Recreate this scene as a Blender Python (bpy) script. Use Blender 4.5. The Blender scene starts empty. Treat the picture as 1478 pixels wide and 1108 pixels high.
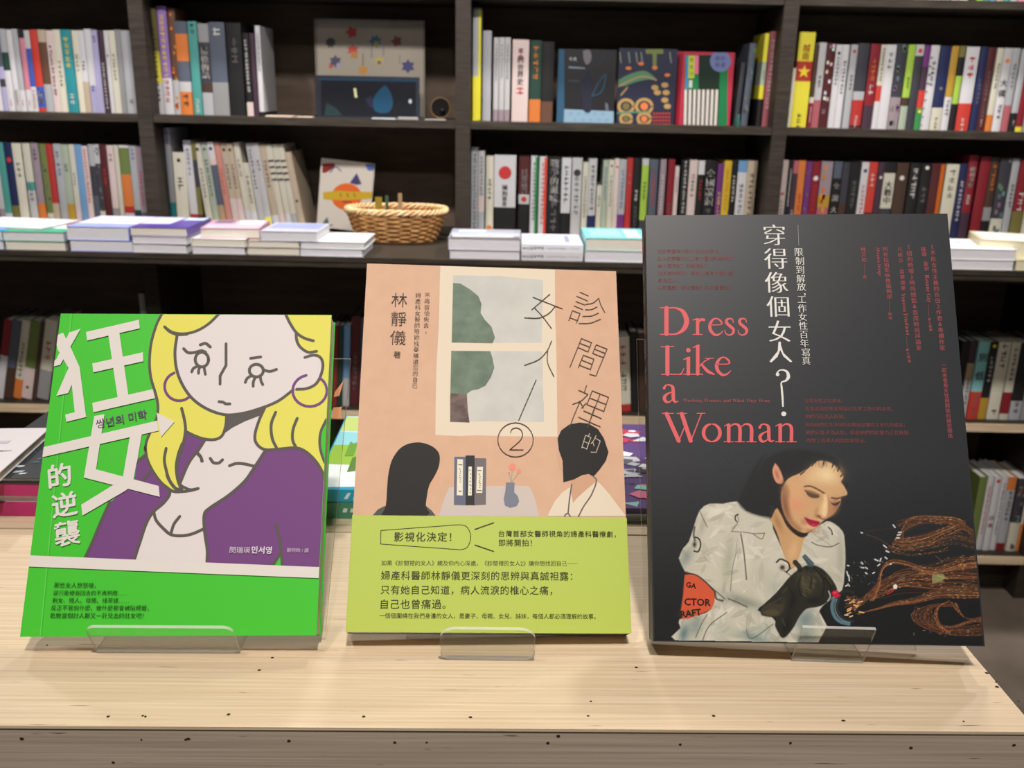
import bpy, bmesh, math, random, re
import numpy as np
from mathutils import Vector, Matrix
from mathutils.geometry import tessellate_polygon

SC = bpy.context.scene
COL = bpy.context.collection
random.seed(7)

# ------------------------------------------------------------------ camera, light, exposure
CAMZ = 1.38                      # eye height above the floor
F, CX, CY = 1350.0, 739.0, 554.0 # focal length and centre in pixels of the 1478x1108 frame
TH, RO = math.radians(17.26), math.radians(1.18)
CAM = Vector((0, 0, CAMZ))
MC = (Matrix.Rotation(math.pi/2 - TH, 3, 'X') @ Matrix.Rotation(RO, 3, 'Z'))
cd = bpy.data.cameras.new('camera')
cam = bpy.data.objects.new('camera', cd); COL.objects.link(cam)
cam.matrix_world = Matrix.Translation(CAM) @ MC.to_4x4()
cd.sensor_width = 36.0; cd.lens = F/1478*36; cd.clip_start = 0.02; cd.clip_end = 60
cd.dof.use_dof = True; cd.dof.focus_distance = 0.47; cd.dof.aperture_fstop = 20
SC.camera = cam

W = bpy.data.worlds.new('room_light'); SC.world = W; W.use_nodes = True
W.node_tree.nodes['Background'].inputs[0].default_value = (1.0, 0.95, 0.90, 1)
W.node_tree.nodes['Background'].inputs[1].default_value = 0.13

def lamp(name, loc, target, power, size, color=(1, .9, .78), spread=120):
    l = bpy.data.lights.new(name, 'AREA'); l.shape = 'DISK'; l.size = size; l.energy = power
    l.color = color; l.spread = math.radians(spread)
    o = bpy.data.objects.new(name, l); COL.objects.link(o)
    o.location = loc
    d = Vector(target) - Vector(loc)
    o.rotation_euler = d.to_track_quat('-Z', 'Y').to_euler()
    return o
TABLE_Z = CAMZ - 0.278
# ceiling spots over the display table
lamp('ceiling_lamp', (0.10, -0.42, 2.75), (0.0, 0.42, 1.15), 8.3, 0.10, (1, .95, .88), 100)
lamp('ceiling_lamp', (-0.50, -0.25, 2.75), (-0.1, 0.42, 1.15), 3.0, 0.16, (1, .95, .89), 110)
lamp('ceiling_lamp', (0.35, 1.55, 2.75), (0.0, 0.42, 1.12), 2.0, 0.08, (1, .93, .83), 90)
# row of ceiling spots in front of the bookcase
for lx in (-1.35, -0.1, 1.15):
    lamp('ceiling_lamp', (lx, 2.12, 2.75), (lx, 2.35, 1.0), 17, 0.12, (1.0, .95, .93), 150)
    lamp('ceiling_lamp', (lx, 0.85, 2.75), (lx, 2.5, 1.0), 7.5, 0.14, (1.0, .95, .92), 84)

SC.view_settings.view_transform = 'Standard'
SC.view_settings.look = 'None'
SC.view_settings.exposure = 0.0
SC.view_settings.gamma = 1.0
SC.view_settings.use_curve_mapping = False
SC.cycles.max_bounces = 8; SC.cycles.transparent_max_bounces = 24
SC.cycles.caustics_reflective = False; SC.cycles.caustics_refractive = False

# ------------------------------------------------------------------ helpers
def ray(x, y):
    return MC @ Vector(((x-CX)/F, -(y-CY)/F, -1.0))
def on_z(x, y, z):               # z is a world height
    r = ray(x, y); return CAM + r*((z-CAMZ)/r.z)
def on_y(x, y, Y):
    r = ray(x, y); return CAM + r*(Y/r.y)
def lin(c):
    c = c/255.0
    return c/12.92 if c <= 0.04045 else ((c+0.055)/1.055)**2.4
def L3(c): return (lin(c[0]), lin(c[1]), lin(c[2]), 1)

MATS = {}
def mat(c, rough=0.55, spec=0.2, key=None):
    k = key or (tuple(c), rough, spec)
    if k in MATS: return MATS[k]
    m = bpy.data.materials.new('paint_%d' % len(MATS)); m.use_nodes = True
    b = m.node_tree.nodes['Principled BSDF']
    b.inputs['Base Color'].default_value = L3(c)
    b.inputs['Roughness'].default_value = rough
    b.inputs['Specular IOR Level'].default_value = spec
    MATS[k] = m; return m

def noise_mat(name, c1, c2, scale=(1, 1, 1), nscale=8, rough=0.6, detail=6, bump=0.0, contrast=(0.35, 0.65), spec=0.3, dist=0.0):
    m = bpy.data.materials.new(name); m.use_nodes = True
    nt = m.node_tree; N = nt.nodes; b = N['Principled BSDF']
    tc = N.new('ShaderNodeTexCoord'); mp = N.new('ShaderNodeMapping'); mp.inputs['Scale'].default_value = scale
    no = N.new('ShaderNodeTexNoise'); no.inputs['Scale'].default_value = nscale; no.inputs['Detail'].default_value = detail
    no.inputs['Distortion'].default_value = dist
    cr = N.new('ShaderNodeValToRGB'); cr.color_ramp.elements[0].position = contrast[0]; cr.color_ramp.elements[1].position = contrast[1]
    cr.color_ramp.elements[0].color = L3(c1); cr.color_ramp.elements[1].color = L3(c2)
    nt.links.new(tc.outputs['Object'], mp.inputs[0]); nt.links.new(mp.outputs[0], no.inputs['Vector'])
    nt.links.new(no.outputs[0], cr.inputs[0]); nt.links.new(cr.outputs[0], b.inputs['Base Color'])
    b.inputs['Roughness'].default_value = rough; b.inputs['Specular IOR Level'].default_value = spec
    if bump:
        bp = N.new('ShaderNodeBump'); bp.inputs['Strength'].default_value = bump; bp.inputs['Distance'].default_value = 0.002
        nt.links.new(no.outputs[0], bp.inputs['Height']); nt.links.new(bp.outputs[0], b.inputs['Normal'])
    return m

def table_wood(name, base, grain, speck):
    m = bpy.data.materials.new(name); m.use_nodes = True
    nt = m.node_tree; N = nt.nodes; Lk = nt.links; b = N['Principled BSDF']
    tc = N.new('ShaderNodeTexCoord')
    def noise(sc, ns, det, dist=0):
        mp = N.new('ShaderNodeMapping'); mp.inputs['Scale'].default_value = sc
        no = N.new('ShaderNodeTexNoise'); no.inputs['Scale'].default_value = ns; no.inputs['Detail'].default_value = det
        no.inputs['Distortion'].default_value = dist
        Lk.new(tc.outputs['Object'], mp.inputs[0]); Lk.new(mp.outputs[0], no.inputs['Vector']); return no
    def ramp(src, p0, p1, c0, c1):
        cr = N.new('ShaderNodeValToRGB'); cr.color_ramp.elements[0].position = p0; cr.color_ramp.elements[1].position = p1
        cr.color_ramp.elements[0].color = c0; cr.color_ramp.elements[1].color = c1
        Lk.new(src.outputs[0], cr.inputs[0]); return cr
    fine = noise((2.6, 190, 190), 3.2, 6, 0.2)
    broad = noise((0.9, 16, 16), 2.2, 3, 0.6)
    dash = noise((14, 190, 190), 3.0, 2, 0.0)
    g = ramp(fine, 0.30, 0.66, L3(grain), L3(base))
    wv = ramp(broad, 0.25, 0.75, (0.93, 0.92, 0.90, 1), (1, 1, 1, 1))
    ds = ramp(dash, 0.235, 0.285, L3(speck), (1, 1, 1, 1))
    m1 = N.new('ShaderNodeMix'); m1.data_type = 'RGBA'; m1.blend_type = 'MULTIPLY'; m1.inputs[0].default_value = 1
    Lk.new(g.outputs[0], m1.inputs[6]); Lk.new(wv.outputs[0], m1.inputs[7])
    m2 = N.new('ShaderNodeMix'); m2.data_type = 'RGBA'; m2.blend_type = 'MULTIPLY'; m2.inputs[0].default_value = 0.8
    Lk.new(m1.outputs[2], m2.inputs[6]); Lk.new(ds.outputs[0], m2.inputs[7])
    Lk.new(m2.outputs[2], b.inputs['Base Color'])
    bp = N.new('ShaderNodeBump'); bp.inputs['Strength'].default_value = 0.25; bp.inputs['Distance'].default_value = 0.0006
    Lk.new(fine.outputs[0], bp.inputs['Height']); Lk.new(bp.outputs[0], b.inputs['Normal'])
    b.inputs['Roughness'].default_value = 0.52; b.inputs['Specular IOR Level'].default_value = 0.3
    return m

def acrylic(name, tint, gloss=1.0, veil=0.0):
    m = bpy.data.materials.new(name); m.use_nodes = True
    nt = m.node_tree; N = nt.nodes; Lk = nt.links
    N.remove(N['Principled BSDF']); out = N['Material Output']
    tr = N.new('ShaderNodeBsdfTransparent'); tr.inputs[0].default_value = tint
    gl = N.new('ShaderNodeBsdfGlossy'); gl.inputs['Roughness'].default_value = 0.08
    df = N.new('ShaderNodeBsdfDiffuse'); df.inputs[0].default_value = (.8, .78, .74, 1)
    fr = N.new('ShaderNodeLayerWeight'); fr.inputs[0].default_value = 0.5
    pw = N.new('ShaderNodeMath'); pw.operation = 'POWER'; pw.inputs[1].default_value = 5
    mu = N.new('ShaderNodeMath'); mu.operation = 'MULTIPLY_ADD'; mu.inputs[1].default_value = .9*gloss; mu.inputs[2].default_value = .04*gloss
    a = N.new('ShaderNodeMixShader'); c = N.new('ShaderNodeMixShader'); c.inputs[0].default_value = veil
    Lk.new(fr.outputs[1], pw.inputs[0]); Lk.new(pw.outputs[0], mu.inputs[0]); Lk.new(mu.outputs[0], a.inputs[0])
    Lk.new(tr.outputs[0], a.inputs[1]); Lk.new(gl.outputs[0], a.inputs[2])
    Lk.new(a.outputs[0], c.inputs[1]); Lk.new(df.outputs[0], c.inputs[2]); Lk.new(c.outputs[0], out.inputs[0])
    return m

class MB:
    """collects polygons with material slots and links them as one mesh object"""
    def __init__(s): s.v = []; s.f = []; s.mi = []; s.ms = []; s.sm = []
    def slot(s, m):
        if m not in s.ms: s.ms.append(m)
        return s.ms.index(m)
    def poly(s, pts, faces, m, smooth=False):
        b = len(s.v); s.v += [tuple(p) for p in pts]; k = s.slot(m)
        for f in faces: s.f.append(tuple(i+b for i in f)); s.mi.append(k); s.sm.append(smooth)
    def box(s, x0, x1, y0, y1, z0, z1, m):
        p = [(x, y, z) for z in (z0, z1) for y in (y0, y1) for x in (x0, x1)]
        s.poly(p, [(0, 2, 3, 1), (4, 5, 7, 6), (0, 1, 5, 4), (2, 6, 7, 3), (0, 4, 6, 2), (1, 3, 7, 5)], m)
    def prism(s, pts2, z0, z1, m, m_top=None):      # polygon (CCW) extruded along z
        n = len(pts2); p = [(x, y, z0) for x, y in pts2] + [(x, y, z1) for x, y in pts2]
        s.poly(p, [(i, (i+1) % n, n+(i+1) % n, n+i) for i in range(n)], m)
        tri = tessellate_polygon([[Vector((x, y, 0)) for x, y in pts2]])
        def up(t):
            a, b_, c = (pts2[i] for i in t)
            return (b_[0]-a[0])*(c[1]-a[1])-(b_[1]-a[1])*(c[0]-a[0]) > 0
        tops = [t if up(t) else t[::-1] for t in tri]
        s.poly([(x, y, z1) for x, y in pts2], tops, m_top or m)
        s.poly([(x, y, z0) for x, y in pts2], [t[::-1] for t in tops], m)
    def tube(s, pts, r, m, seg=8, closed=False, caps=True):
        pts = [Vector(p) for p in pts]; n = len(pts); rr = r if isinstance(r, (list, tuple)) else [r]*n
        rings = []; prev = None
        for i, p in enumerate(pts):
            if closed: t = pts[(i+1) % n]-pts[i-1]
            else: t = pts[min(i+1, n-1)]-pts[max(i-1, 0)]
            t.normalize()
            a = prev if prev is not None else (Vector((0, 0, 1)) if abs(t.z) < .9 else Vector((1, 0, 0)))
            u = (a - t*a.dot(t)).normalized(); w = t.cross(u); prev = u
            rings.append([p + u*(rr[i]*math.cos(2*math.pi*k/seg)) + w*(rr[i]*math.sin(2*math.pi*k/seg)) for k in range(seg)])
        v = [q for ring in rings for q in ring]; f = []
        for i in range(n if closed else n-1):
            j = (i+1) % n
            for k in range(seg):
                f.append((i*seg+k, i*seg+(k+1) % seg, j*seg+(k+1) % seg, j*seg+k))
        if caps and not closed:
            f.append(tuple(range(seg))[::-1]); f.append(tuple((n-1)*seg+k for k in range(seg)))
        s.poly(v, f, m, True)
    def build(s, name, parent=None, label=None, kind=None, matrix=None):
        me = bpy.data.meshes.new(name); me.from_pydata(s.v, [], s.f)
        for m in s.ms: me.materials.append(m)
        me.polygons.foreach_set('material_index', s.mi); me.polygons.foreach_set('use_smooth', s.sm)
        me.update()
        o = bpy.data.objects.new(name, me); COL.objects.link(o)
        if parent is not None: o.parent = parent
        if matrix is not None: o.matrix_world = matrix
        if label: o['label'] = label
        if kind: o['kind'] = kind
        return o

def empty(name, matrix=None):
    o = bpy.data.objects.new(name, None); COL.objects.link(o); o.empty_display_size = 0.02
    if matrix is not None: o.matrix_world = matrix
    return o
def tag(o, label, cat, group=None):
    o['label'] = label; o['category'] = cat
    if group: o['group'] = group
    return o
def smooth(pts, k=6):
    if len(pts) < 3 or k < 2: return [tuple(p) for p in pts]
    P = [np.array(p, float) for p in pts]; P = [2*P[0]-P[1]] + P + [2*P[-1]-P[-2]]; out = []
    for i in range(1, len(P)-2):
        for j in range(k):
            t = j/k
            out.append(tuple(0.5*((2*P[i])+(-P[i-1]+P[i+1])*t+(2*P[i-1]-5*P[i]+4*P[i+1]-P[i+2])*t*t+(-P[i-1]+3*P[i]-3*P[i+1]+P[i+2])*t**3)))
    out.append(tuple(P[-2])); return out

# lettering: glyph outlines from Blender's own font, turned into flat mesh print
TXT = {}
def glyphs(s, off=0.0, sp=1.0, shear=0.0):
    k = (s, off, sp, shear)
    if k in TXT: return TXT[k]
    cu = bpy.data.curves.new('lettering', 'FONT'); cu.body = s; cu.size = 1; cu.offset = off
    cu.space_character = sp; cu.resolution_u = 2; cu.shear = shear
    o = bpy.data.objects.new('lettering', cu)
    me = bpy.data.meshes.new_from_object(o)
    v = np.array([q.co[:2] for q in me.vertices]) if len(me.vertices) else np.zeros((0, 2))
    f = [tuple(p.vertices) for p in me.polygons]
    bpy.data.objects.remove(o); bpy.data.curves.remove(cu); bpy.data.meshes.remove(me)
    TXT[k] = (v, f); return TXT[k]

class Sheet:
    """a flat printed face in space: photo pixels -> metres on the face; every mark is flat print"""
    def __init__(s, O, u, v, w, h):
        s.O = Vector(O); s.u = Vector(u).normalized(); s.v = (Vector(v) - s.u*Vector(v).dot(s.u)).normalized()
        s.n = s.u.cross(s.v); s.w = w; s.h = h
        s.M = Matrix(((s.u.x, s.v.x, s.n.x, s.O.x), (s.u.y, s.v.y, s.n.y, s.O.y), (s.u.z, s.v.z, s.n.z, s.O.z), (0, 0, 0, 1)))
    def px(s, x, y):
        r = ray(x, y); t = (s.O-CAM).dot(s.n)/r.dot(s.n); q = CAM + r*t - s.O
        return (q.dot(s.u), q.dot(s.v))

class Print:
    def __init__(s, sheet, fr=(0, 0, 1), step=0.000004, z=0.0001, clip=True):
        s.sh = sheet; s.fr = fr; s.mb = MB(); s.z = z; s.step = step; s.clip = clip
    def frame(s, ox, oy, sc): s.fr = (ox, oy, sc); return s
    def P(s, p):
        ox, oy, sc = s.fr; return s.sh.px(ox+p[0]/sc, oy+p[1]/sc)
    def scale(s, p):
        ox, oy, sc = s.fr; a = s.P(p); b = s.P((p[0]+1, p[1])); return math.hypot(a[0]-b[0], a[1]-b[1])
    def _clip(s, pts):
        if not s.clip: return pts
        e = 0.0002
        for ax, lim, sg in ((0, e, 1), (0, s.sh.w-e, -1), (1, e, 1), (1, s.sh.h-e, -1)):
            out = []
            for i in range(len(pts)):
                a, b = pts[i-1], pts[i]; da = (a[ax]-lim)*sg; db = (b[ax]-lim)*sg
                if da < 0 <= db or db < 0 <= da:
                    t = da/(da-db); out.append((a[0]+(b[0]-a[0])*t, a[1]+(b[1]-a[1])*t))
                if db >= 0: out.append(b)
            pts = out
            if not pts: return pts
        return pts
    def flat(s, pts, m):
        pts = s._clip(pts)
        if len(pts) < 3: return
        tri = tessellate_polygon([[Vector((x, y, 0)) for x, y in pts]]); ts = []
        for t in tri:
            a, b, c = (pts[i] for i in t)
            cr = (b[0]-a[0])*(c[1]-a[1])-(b[1]-a[1])*(c[0]-a[0])
            if abs(cr) < 1e-14: continue
            ts.append(t if cr > 0 else t[::-1])
        s.mb.poly([(x, y, s.z) for x, y in pts], ts, m)
    def fill(s, pts, c, k=0):
        s.z += s.step
        pts = [tuple(p) for p in pts]
        if k: pts = smooth(pts + [pts[0]], k)[:-1]
        s.flat([s.P(p) for p in pts], mat(c) if not hasattr(c, 'node_tree') else c)
    def stroke(s, pts, w, c, k=5, closed=False):
        s.z += s.step
        m = mat(c)
        pts = [tuple(p) for p in pts]
        if closed: pts = pts + [pts[0]]
        if len(pts[0]) == 2: pts = [p+(w,) for p in pts]
        pts = smooth(pts, k)
        q = [(np.array(s.P(p)), abs(p[2])*s.scale(p)/2) for p in pts]
        q = [q[0]] + [b for a, b in zip(q[:-1], q[1:]) if np.hypot(*(b[0]-a[0])) > 1e-7]
        if len(q) < 2: return
        nr = []
        for (a, _), (b, _) in zip(q[:-1], q[1:]):
            d = b-a; n = np.hypot(*d); nr.append(np.array([-d[1], d[0]])/n)
        off = []
        for i, (a, ra) in enumerate(q):              # mitred joints so that the ribbon never overlaps itself
            n0 = nr[i-1] if i > 0 else (nr[-1] if closed else nr[0]); n1 = nr[i] if i < len(nr) else (nr[0] if closed else nr[-1])
            mm = n0+n1; L_ = np.hypot(*mm)
            mm = mm/L_ if L_ > .3 else n1
            off.append(mm*ra/max(.6, float(mm@n1)))
        for i in range(len(q)-1):
            (a, _), (b, _) = q[i], q[i+1]
            s.flat([tuple(a-off[i]), tuple(b-off[i+1]), tuple(b+off[i+1]), tuple(a+off[i])], m)
        if not closed:
            for (a, ra), n, sg in ((q[0], nr[0], 1), (q[-1], nr[-1], -1)):
                t0 = math.atan2(n[1]*sg, n[0]*sg)
                s.flat([(a[0]+ra*math.cos(t0+math.pi*j/6), a[1]+ra*math.sin(t0+math.pi*j/6)) for j in range(7)], m)
    def ring(s, cx, cy, rx, ry, w, c, a0=0, a1=360):
        n = max(6, int(abs(a1-a0)/15))
        s.stroke([(cx+rx*math.cos(math.radians(a0+(a1-a0)*i/n)), cy+ry*math.sin(math.radians(a0+(a1-a0)*i/n))) for i in range(n+1)], w, c, 1)
    def disc(s, cx, cy, rx, ry, c, K=24):
        s.fill([(cx+rx*math.cos(2*math.pi*j/K), cy+ry*math.sin(2*math.pi*j/K)) for j in range(K)], c)
    def text(s, st, A, B, c, off=0.0, bold=0.0, hb=0.0, sp=1.0, hy=None, shear=0.0):
        """line of print whose ink starts at A and ends at B (left/right ends of the baseline)"""
        s.z += s.step
        v, f = glyphs(st, off, sp, shear)
        if not len(v): return
        a, b = np.array(s.P(A)), np.array(s.P(B)); d = b-a; Ln = np.hypot(*d); d = d/Ln; n = np.array([-d[1], d[0]])
        x0, x1 = v[:, 0].min(), v[:, 0].max(); k = Ln/(x1-x0); ky = k if hy is None else hy*s.scale(A)
        m = mat(c)
        offs = [(0, 0)]
        if bold: offs += [(bold, 0), (-bold, 0), (0, bold), (0, -bold)]
        if hb: offs += [(hb, 0), (-hb, 0)]
        for ox, oy in offs:
            s.z += s.step*.6
            pts = [tuple(a + d*((q[0]-x0+ox)*k) + n*((q[1]+oy)*ky)) + (s.z,) for q in v]
            s.mb.poly(pts, f, m)
    def chars(s, st, A, B, em, c, off=0.0, bold=0.0, hb=0.0, rot=0.0, sx=1.0):
        """separate characters with their centres spread evenly from A to B; em in frame pixels"""
        n = len(st); s.z += s.step*(4 if (bold or hb) else 1); m = mat(c)
        for i, ch in enumerate(st):
            if ch == ' ': continue
            t = i/(n-1) if n > 1 else 0
            p = (A[0]+(B[0]-A[0])*t, A[1]+(B[1]-A[1])*t)
            o = np.array(s.P(p)); e = em*s.scale(p)
            v, f = glyphs(ch, off)
            if not len(v): continue
            if ord(ch) > 0x2E80 and ch not in '，。、．！？：': cx_, cy_ = (v[:, 0].min()+v[:, 0].max())/2, (v[:, 1].min()+v[:, 1].max())/2
            else: cx_, cy_ = (v[:, 0].min()+v[:, 0].max())/2, 0.33
            cr, sr = math.cos(rot), math.sin(rot)
            offs = [(0, 0)]
            if bold: offs += [(bold, 0), (-bold, 0), (0, bold), (0, -bold)]
            if hb: offs += [(hb, 0), (-hb, 0)]
            for io, (ox, oy) in enumerate(offs):
                pts = []; zz = s.z+io*s.step*.7
                for q in v:
                    X = (q[0]-cx_+ox)*e*sx; Y = (q[1]-cy_+oy)*e
                    pts.append((o[0]+X*cr-Y*sr, o[1]+X*sr+Y*cr, zz))
                s.mb.poly(pts, f, m)
        if bold or hb: s.z += s.step*3
    def build(s, name, parent, label=None):
        if not s.mb.v: return None
        o = s.mb.build(name, parent, label)
        return o

# ------------------------------------------------------------------ materials
DARKWOOD = noise_mat('dark_stained_oak', (41, 35, 29), (58, 50, 42), (1, 1, 12), 14, 0.55, 5, 0.15)
DARKWOOD_X = noise_mat('dark_stained_oak_along', (44, 38, 32), (63, 56, 46), (1, 12, 12), 14, 0.55, 5, 0.15)
BACKWOOD = noise_mat('dark_back_board', (92, 78, 66), (108, 92, 78), (1, 1, 6), 6, 0.7)
PALEWOOD = noise_mat('pale_edge_strip', (205, 180, 146), (228, 205, 172), (1, 14, 14), 9, 0.5)
TWOOD = table_wood('pale_ash_table', (220, 200, 173), (202, 178, 147), (140, 112, 80))
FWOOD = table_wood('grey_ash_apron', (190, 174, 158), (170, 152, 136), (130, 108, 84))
PAPER = noise_mat('page_edges', (206, 200, 186), (228, 222, 208), (1, 1, 60), 30, 0.8)
PAPERX = noise_mat('page_edges_side', (200, 196, 186), (226, 222, 212), (60, 1, 60), 12, 0.8)
CONCRETE = noise_mat('dark_concrete_floor', (92, 82, 72), (118, 106, 94), (1, 1, 1), 3.5, 0.45, 8)
PLASTER = noise_mat('grey_plaster', (120, 112, 104), (140, 132, 122), (1, 1, 1), 4, 0.8)

# ------------------------------------------------------------------ setting
def struct(name, mb, **k):
    o = mb.build(name, **k); o['kind'] = 'structure'; return o
mb = MB(); mb.box(-4, 4, -3, 3.2, -0.1, 0.0, CONCRETE); struct('floor', mb)
mb = MB(); mb.box(-4, 4, 2.80, 2.9, 0, 3.0, PLASTER); struct('wall_back', mb)
mb = MB(); mb.box(-4, 4, -3, 3.2, 3.0, 3.1, PLASTER); struct('ceiling', mb)

# ------------------------------------------------------------------ bookcase
FY = 2.50; UPX = [-1.78, -0.9597, -0.1407, 0.6763, 1.497]; UT = 0.0188
Z = lambda r: CAMZ + r
SH_TOP, SH_MID, LEDGE, LOW1, LOW2 = Z(0.242), Z(-0.071), Z(-0.378), Z(-0.8385), Z(-1.2395)
case = empty('bookcase', Matrix.Translation((-0.14, 2.5, 0)))
tag(case, 'dark stained wooden bookcase with open shelves and a deep display ledge', 'bookcase')
CI = Matrix.Identity(4)
def part(name, mb, parent, label=None):
    o = mb.build(name); o.parent = parent; o.matrix_parent_inverse = parent.matrix_world.inverted()
    if label: o['label'] = label
    return o
bpy.context.view_layer.update()
for x in UPX:
    mb = MB(); mb.box(x-UT, x+UT, FY, 2.775, LEDGE, 2.45, DARKWOOD); part('upright', mb, case)
    mb = MB(); mb.box(x-UT, x+UT, 2.435, 2.775, 0.0, LEDGE-0.026, DARKWOOD); part('upright', mb, case)
for i in range(4):
    a, b = UPX[i]+UT+.0005, UPX[i+1]-UT-.0005
    for zt in (SH_TOP, SH_MID, Z(0.56)):
        mb = MB(); mb.box(a, b, FY+.003, 2.775, zt-0.019, zt, DARKWOOD_X); part('shelf_board', mb, case)
    for zt in (LOW1, LOW2):
        mb = MB(); mb.box(a, b, 2.425, 2.775, zt-0.021, zt-.0002, DARKWOOD_X); o = part('shelf_board', mb, case)
        mb = MB(); mb.box(a, b, 2.415, 2.4245, zt-0.0215, zt, PALEWOOD); part('edge_strip', mb, case, 'pale wooden strip along the shelf edge')
    mb = MB(); mb.box(a, b, 2.44, 2.458, LEDGE-0.075, LEDGE-0.026, DARKWOOD_X); part('rail', mb, case)
    mb = MB(); mb.box(a, b, 2.50, 2.515, 0.0, LOW2-0.022, DARKWOOD_X); part('plinth', mb, case)
mb = MB()
mb.box(UPX[0]-UT, UPX[-1]+UT, 2.2, 2.775, LEDGE-0.012, LEDGE-.0005, DARKWOOD_X)
mb.box(UPX[0]-UT, UPX[-1]+UT, 2.203, 2.775, LEDGE-0.025, LEDGE-0.0125, DARKWOOD_X)
part('display_ledge', mb, case)
mb = MB(); mb.box(UPX[0]-UT, UPX[-1]+UT, 2.776, 2.79, 0, 2.45, BACKWOOD); part('back_panel', mb, case)

# ------------------------------------------------------------------ display table
YAW = math.radians(1.28)
TM = Matrix.Translation((0.2475, 0.3680, 0)) @ Matrix.Rotation(YAW, 4, 'Z')   # right front corner of the top
table = empty('display_table', TM)
tag(table, 'pale ash display table with a joint across its top, three books standing on it', 'table')
TW, TD1, TD2 = 1.25, 0.1985, 0.335
def tpart(name, x0, x1, y0, y1, z0, z1, m, label=None):
    mb = MB(); mb.box(x0, x1, y0, y1, z0, z1, m); return mb.build(name, table, label)
tpart('top_board', -TW, 0, 0, TD1-.0010, TABLE_Z-0.0015, TABLE_Z, TWOOD)
tpart('top_board', -TW, 0, TD1+.0010, TD2, TABLE_Z-0.0015, TABLE_Z, TWOOD)
tpart('front_apron', -TW+.0003, -.0003, 0.0006, 0.02, TABLE_Z-0.16, TABLE_Z-0.0016, FWOOD, 'wide front board of the table')
tpart('side_apron', -0.02, -.0003, 0.0205, TD2, TABLE_Z-0.16, TABLE_Z-0.0016, FWOOD)
tpart('side_apron', -TW+.0003, -TW+0.02, 0.0205, TD2, TABLE_Z-0.16, TABLE_Z-0.0016, FWOOD)
for lx in (-TW+.0203, -.0703):
    for ly in (0.0205, TD2-.06):
        tpart('leg', lx, lx+.05, ly, ly+.05, 0, TABLE_Z-0.0016, FWOOD)
NAIL = mat((60, 38, 24), 0.7)
mb = MB()
for x, y in ((206, 1033), (210, 1034), (156, 1034), (330, 1031), (525, 1034), (679, 1035), (849, 1033), (1030, 1033), (1217, 1040), (1391, 1041), (918, 963), (853, 1012),
             (393, 949), (374, 967), (68, 931), (1424, 971), (1438, 984), (1439, 991), (1470, 1012)):
    p = TM.inverted() @ on_z(x, y, TABLE_Z)
    r = random.uniform(.0005, .0009); k = 8
    mb.poly([(p.x+r*random.uniform(.7, 1.6)*math.cos(2*math.pi*i/k), p.y+r*math.sin(2*math.pi*i/k), TABLE_Z+.00012) for i in range(k)], [tuple(range(k))], NAIL)
for x, y in ((31, 1066), (204, 1067), (268, 1067), (272, 1066), (417, 1069), (616, 1071), (570, 1071), (791, 1072), (806, 1062), (982, 1074), (1141, 1072), (1315, 1079), (1464, 1075), (163, 1100)):
    r0 = TM.inverted() @ CAM; d = TM.inverted().to_3x3() @ ray(x, y); t = (0.0004-r0.y)/d.y; q = r0+d*t
    r = random.uniform(.0004, .0008); k = 8
    mb.poly([(q.x+r*random.uniform(.8, 1.7)*math.cos(2*math.pi*i/k), 0.0004, q.z+r*math.sin(2*math.pi*i/k)) for i in range(k)], [tuple(range(k))], NAIL)
mb.build('nail_hole', table, 'small dark nail holes and knots', 'stuff')

# ------------------------------------------------------------------ books standing on the shelves
PAL = dict(white=(214, 212, 214), pearl=(196, 194, 194), grey=(150, 150, 150), silver=(176, 178, 182), charcoal=(62, 62, 70), black=(34, 32, 34),
 slate=(88, 96, 112), cream=(212, 206, 184), ivory=(222, 216, 192), beige=(196, 176, 148), tan=(176, 148, 112), brown=(110, 72, 52), umber=(78, 54, 42), olive=(126, 118, 54),
 crimson=(150, 30, 42), red=(200, 46, 42), scarlet=(222, 58, 44), maroon=(92, 34, 36), rose=(190, 96, 104), pink=(224, 130, 150), salmon=(214, 140, 122), blush=(224, 200, 194),
 orange=(232, 122, 44), ochre=(196, 150, 40), yellow=(236, 222, 40), gold=(226, 184, 30), lime=(164, 206, 60), green=(52, 150, 70), moss=(112, 132, 60), sage=(170, 184, 160), forest=(36, 70, 58),
 teal=(34, 150, 160), aqua=(130, 206, 206), turquoise=(70, 160, 150), blue=(60, 90, 190), sky=(110, 160, 210), navy=(36, 44, 92), lavender=(176, 170, 214), purple=(120, 50, 130), violet=(150, 110, 190), plum=(74, 50, 66), mauve=(160, 140, 150))
ORD = ['first', 'second', 'third', 'fourth', 'fifth', 'sixth', 'seventh', 'eighth', 'ninth', 'tenth', 'eleventh', 'twelfth', 'thirteenth', 'fourteenth', 'fifteenth', 'sixteenth',
 'seventeenth', 'eighteenth', 'nineteenth', 'twentieth', 'twenty-first', 'twenty-second', 'twenty-third', 'twenty-fourth', 'twenty-fifth', 'twenty-sixth', 'twenty-seventh',
 'twenty-eighth', 'twenty-ninth', 'thirtieth', 'thirty-first', 'thirty-second', 'thirty-third', 'thirty-fourth', 'thirty-fifth', 'thirty-sixth']
def mute(c):
    g = .3*c[0]+.55*c[1]+.15*c[2]
    return tuple((g+(v-g)*.84)*.94 for v in c)
PAL = {k: mute(v) for k, v in PAL.items()}
MARKC = dict(k=(60, 56, 56), w=(215, 210, 205), r=(190, 60, 60), y=(235, 205, 60), g=(110, 110, 110), o=(210, 120, 50), b=(70, 80, 140))

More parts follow.
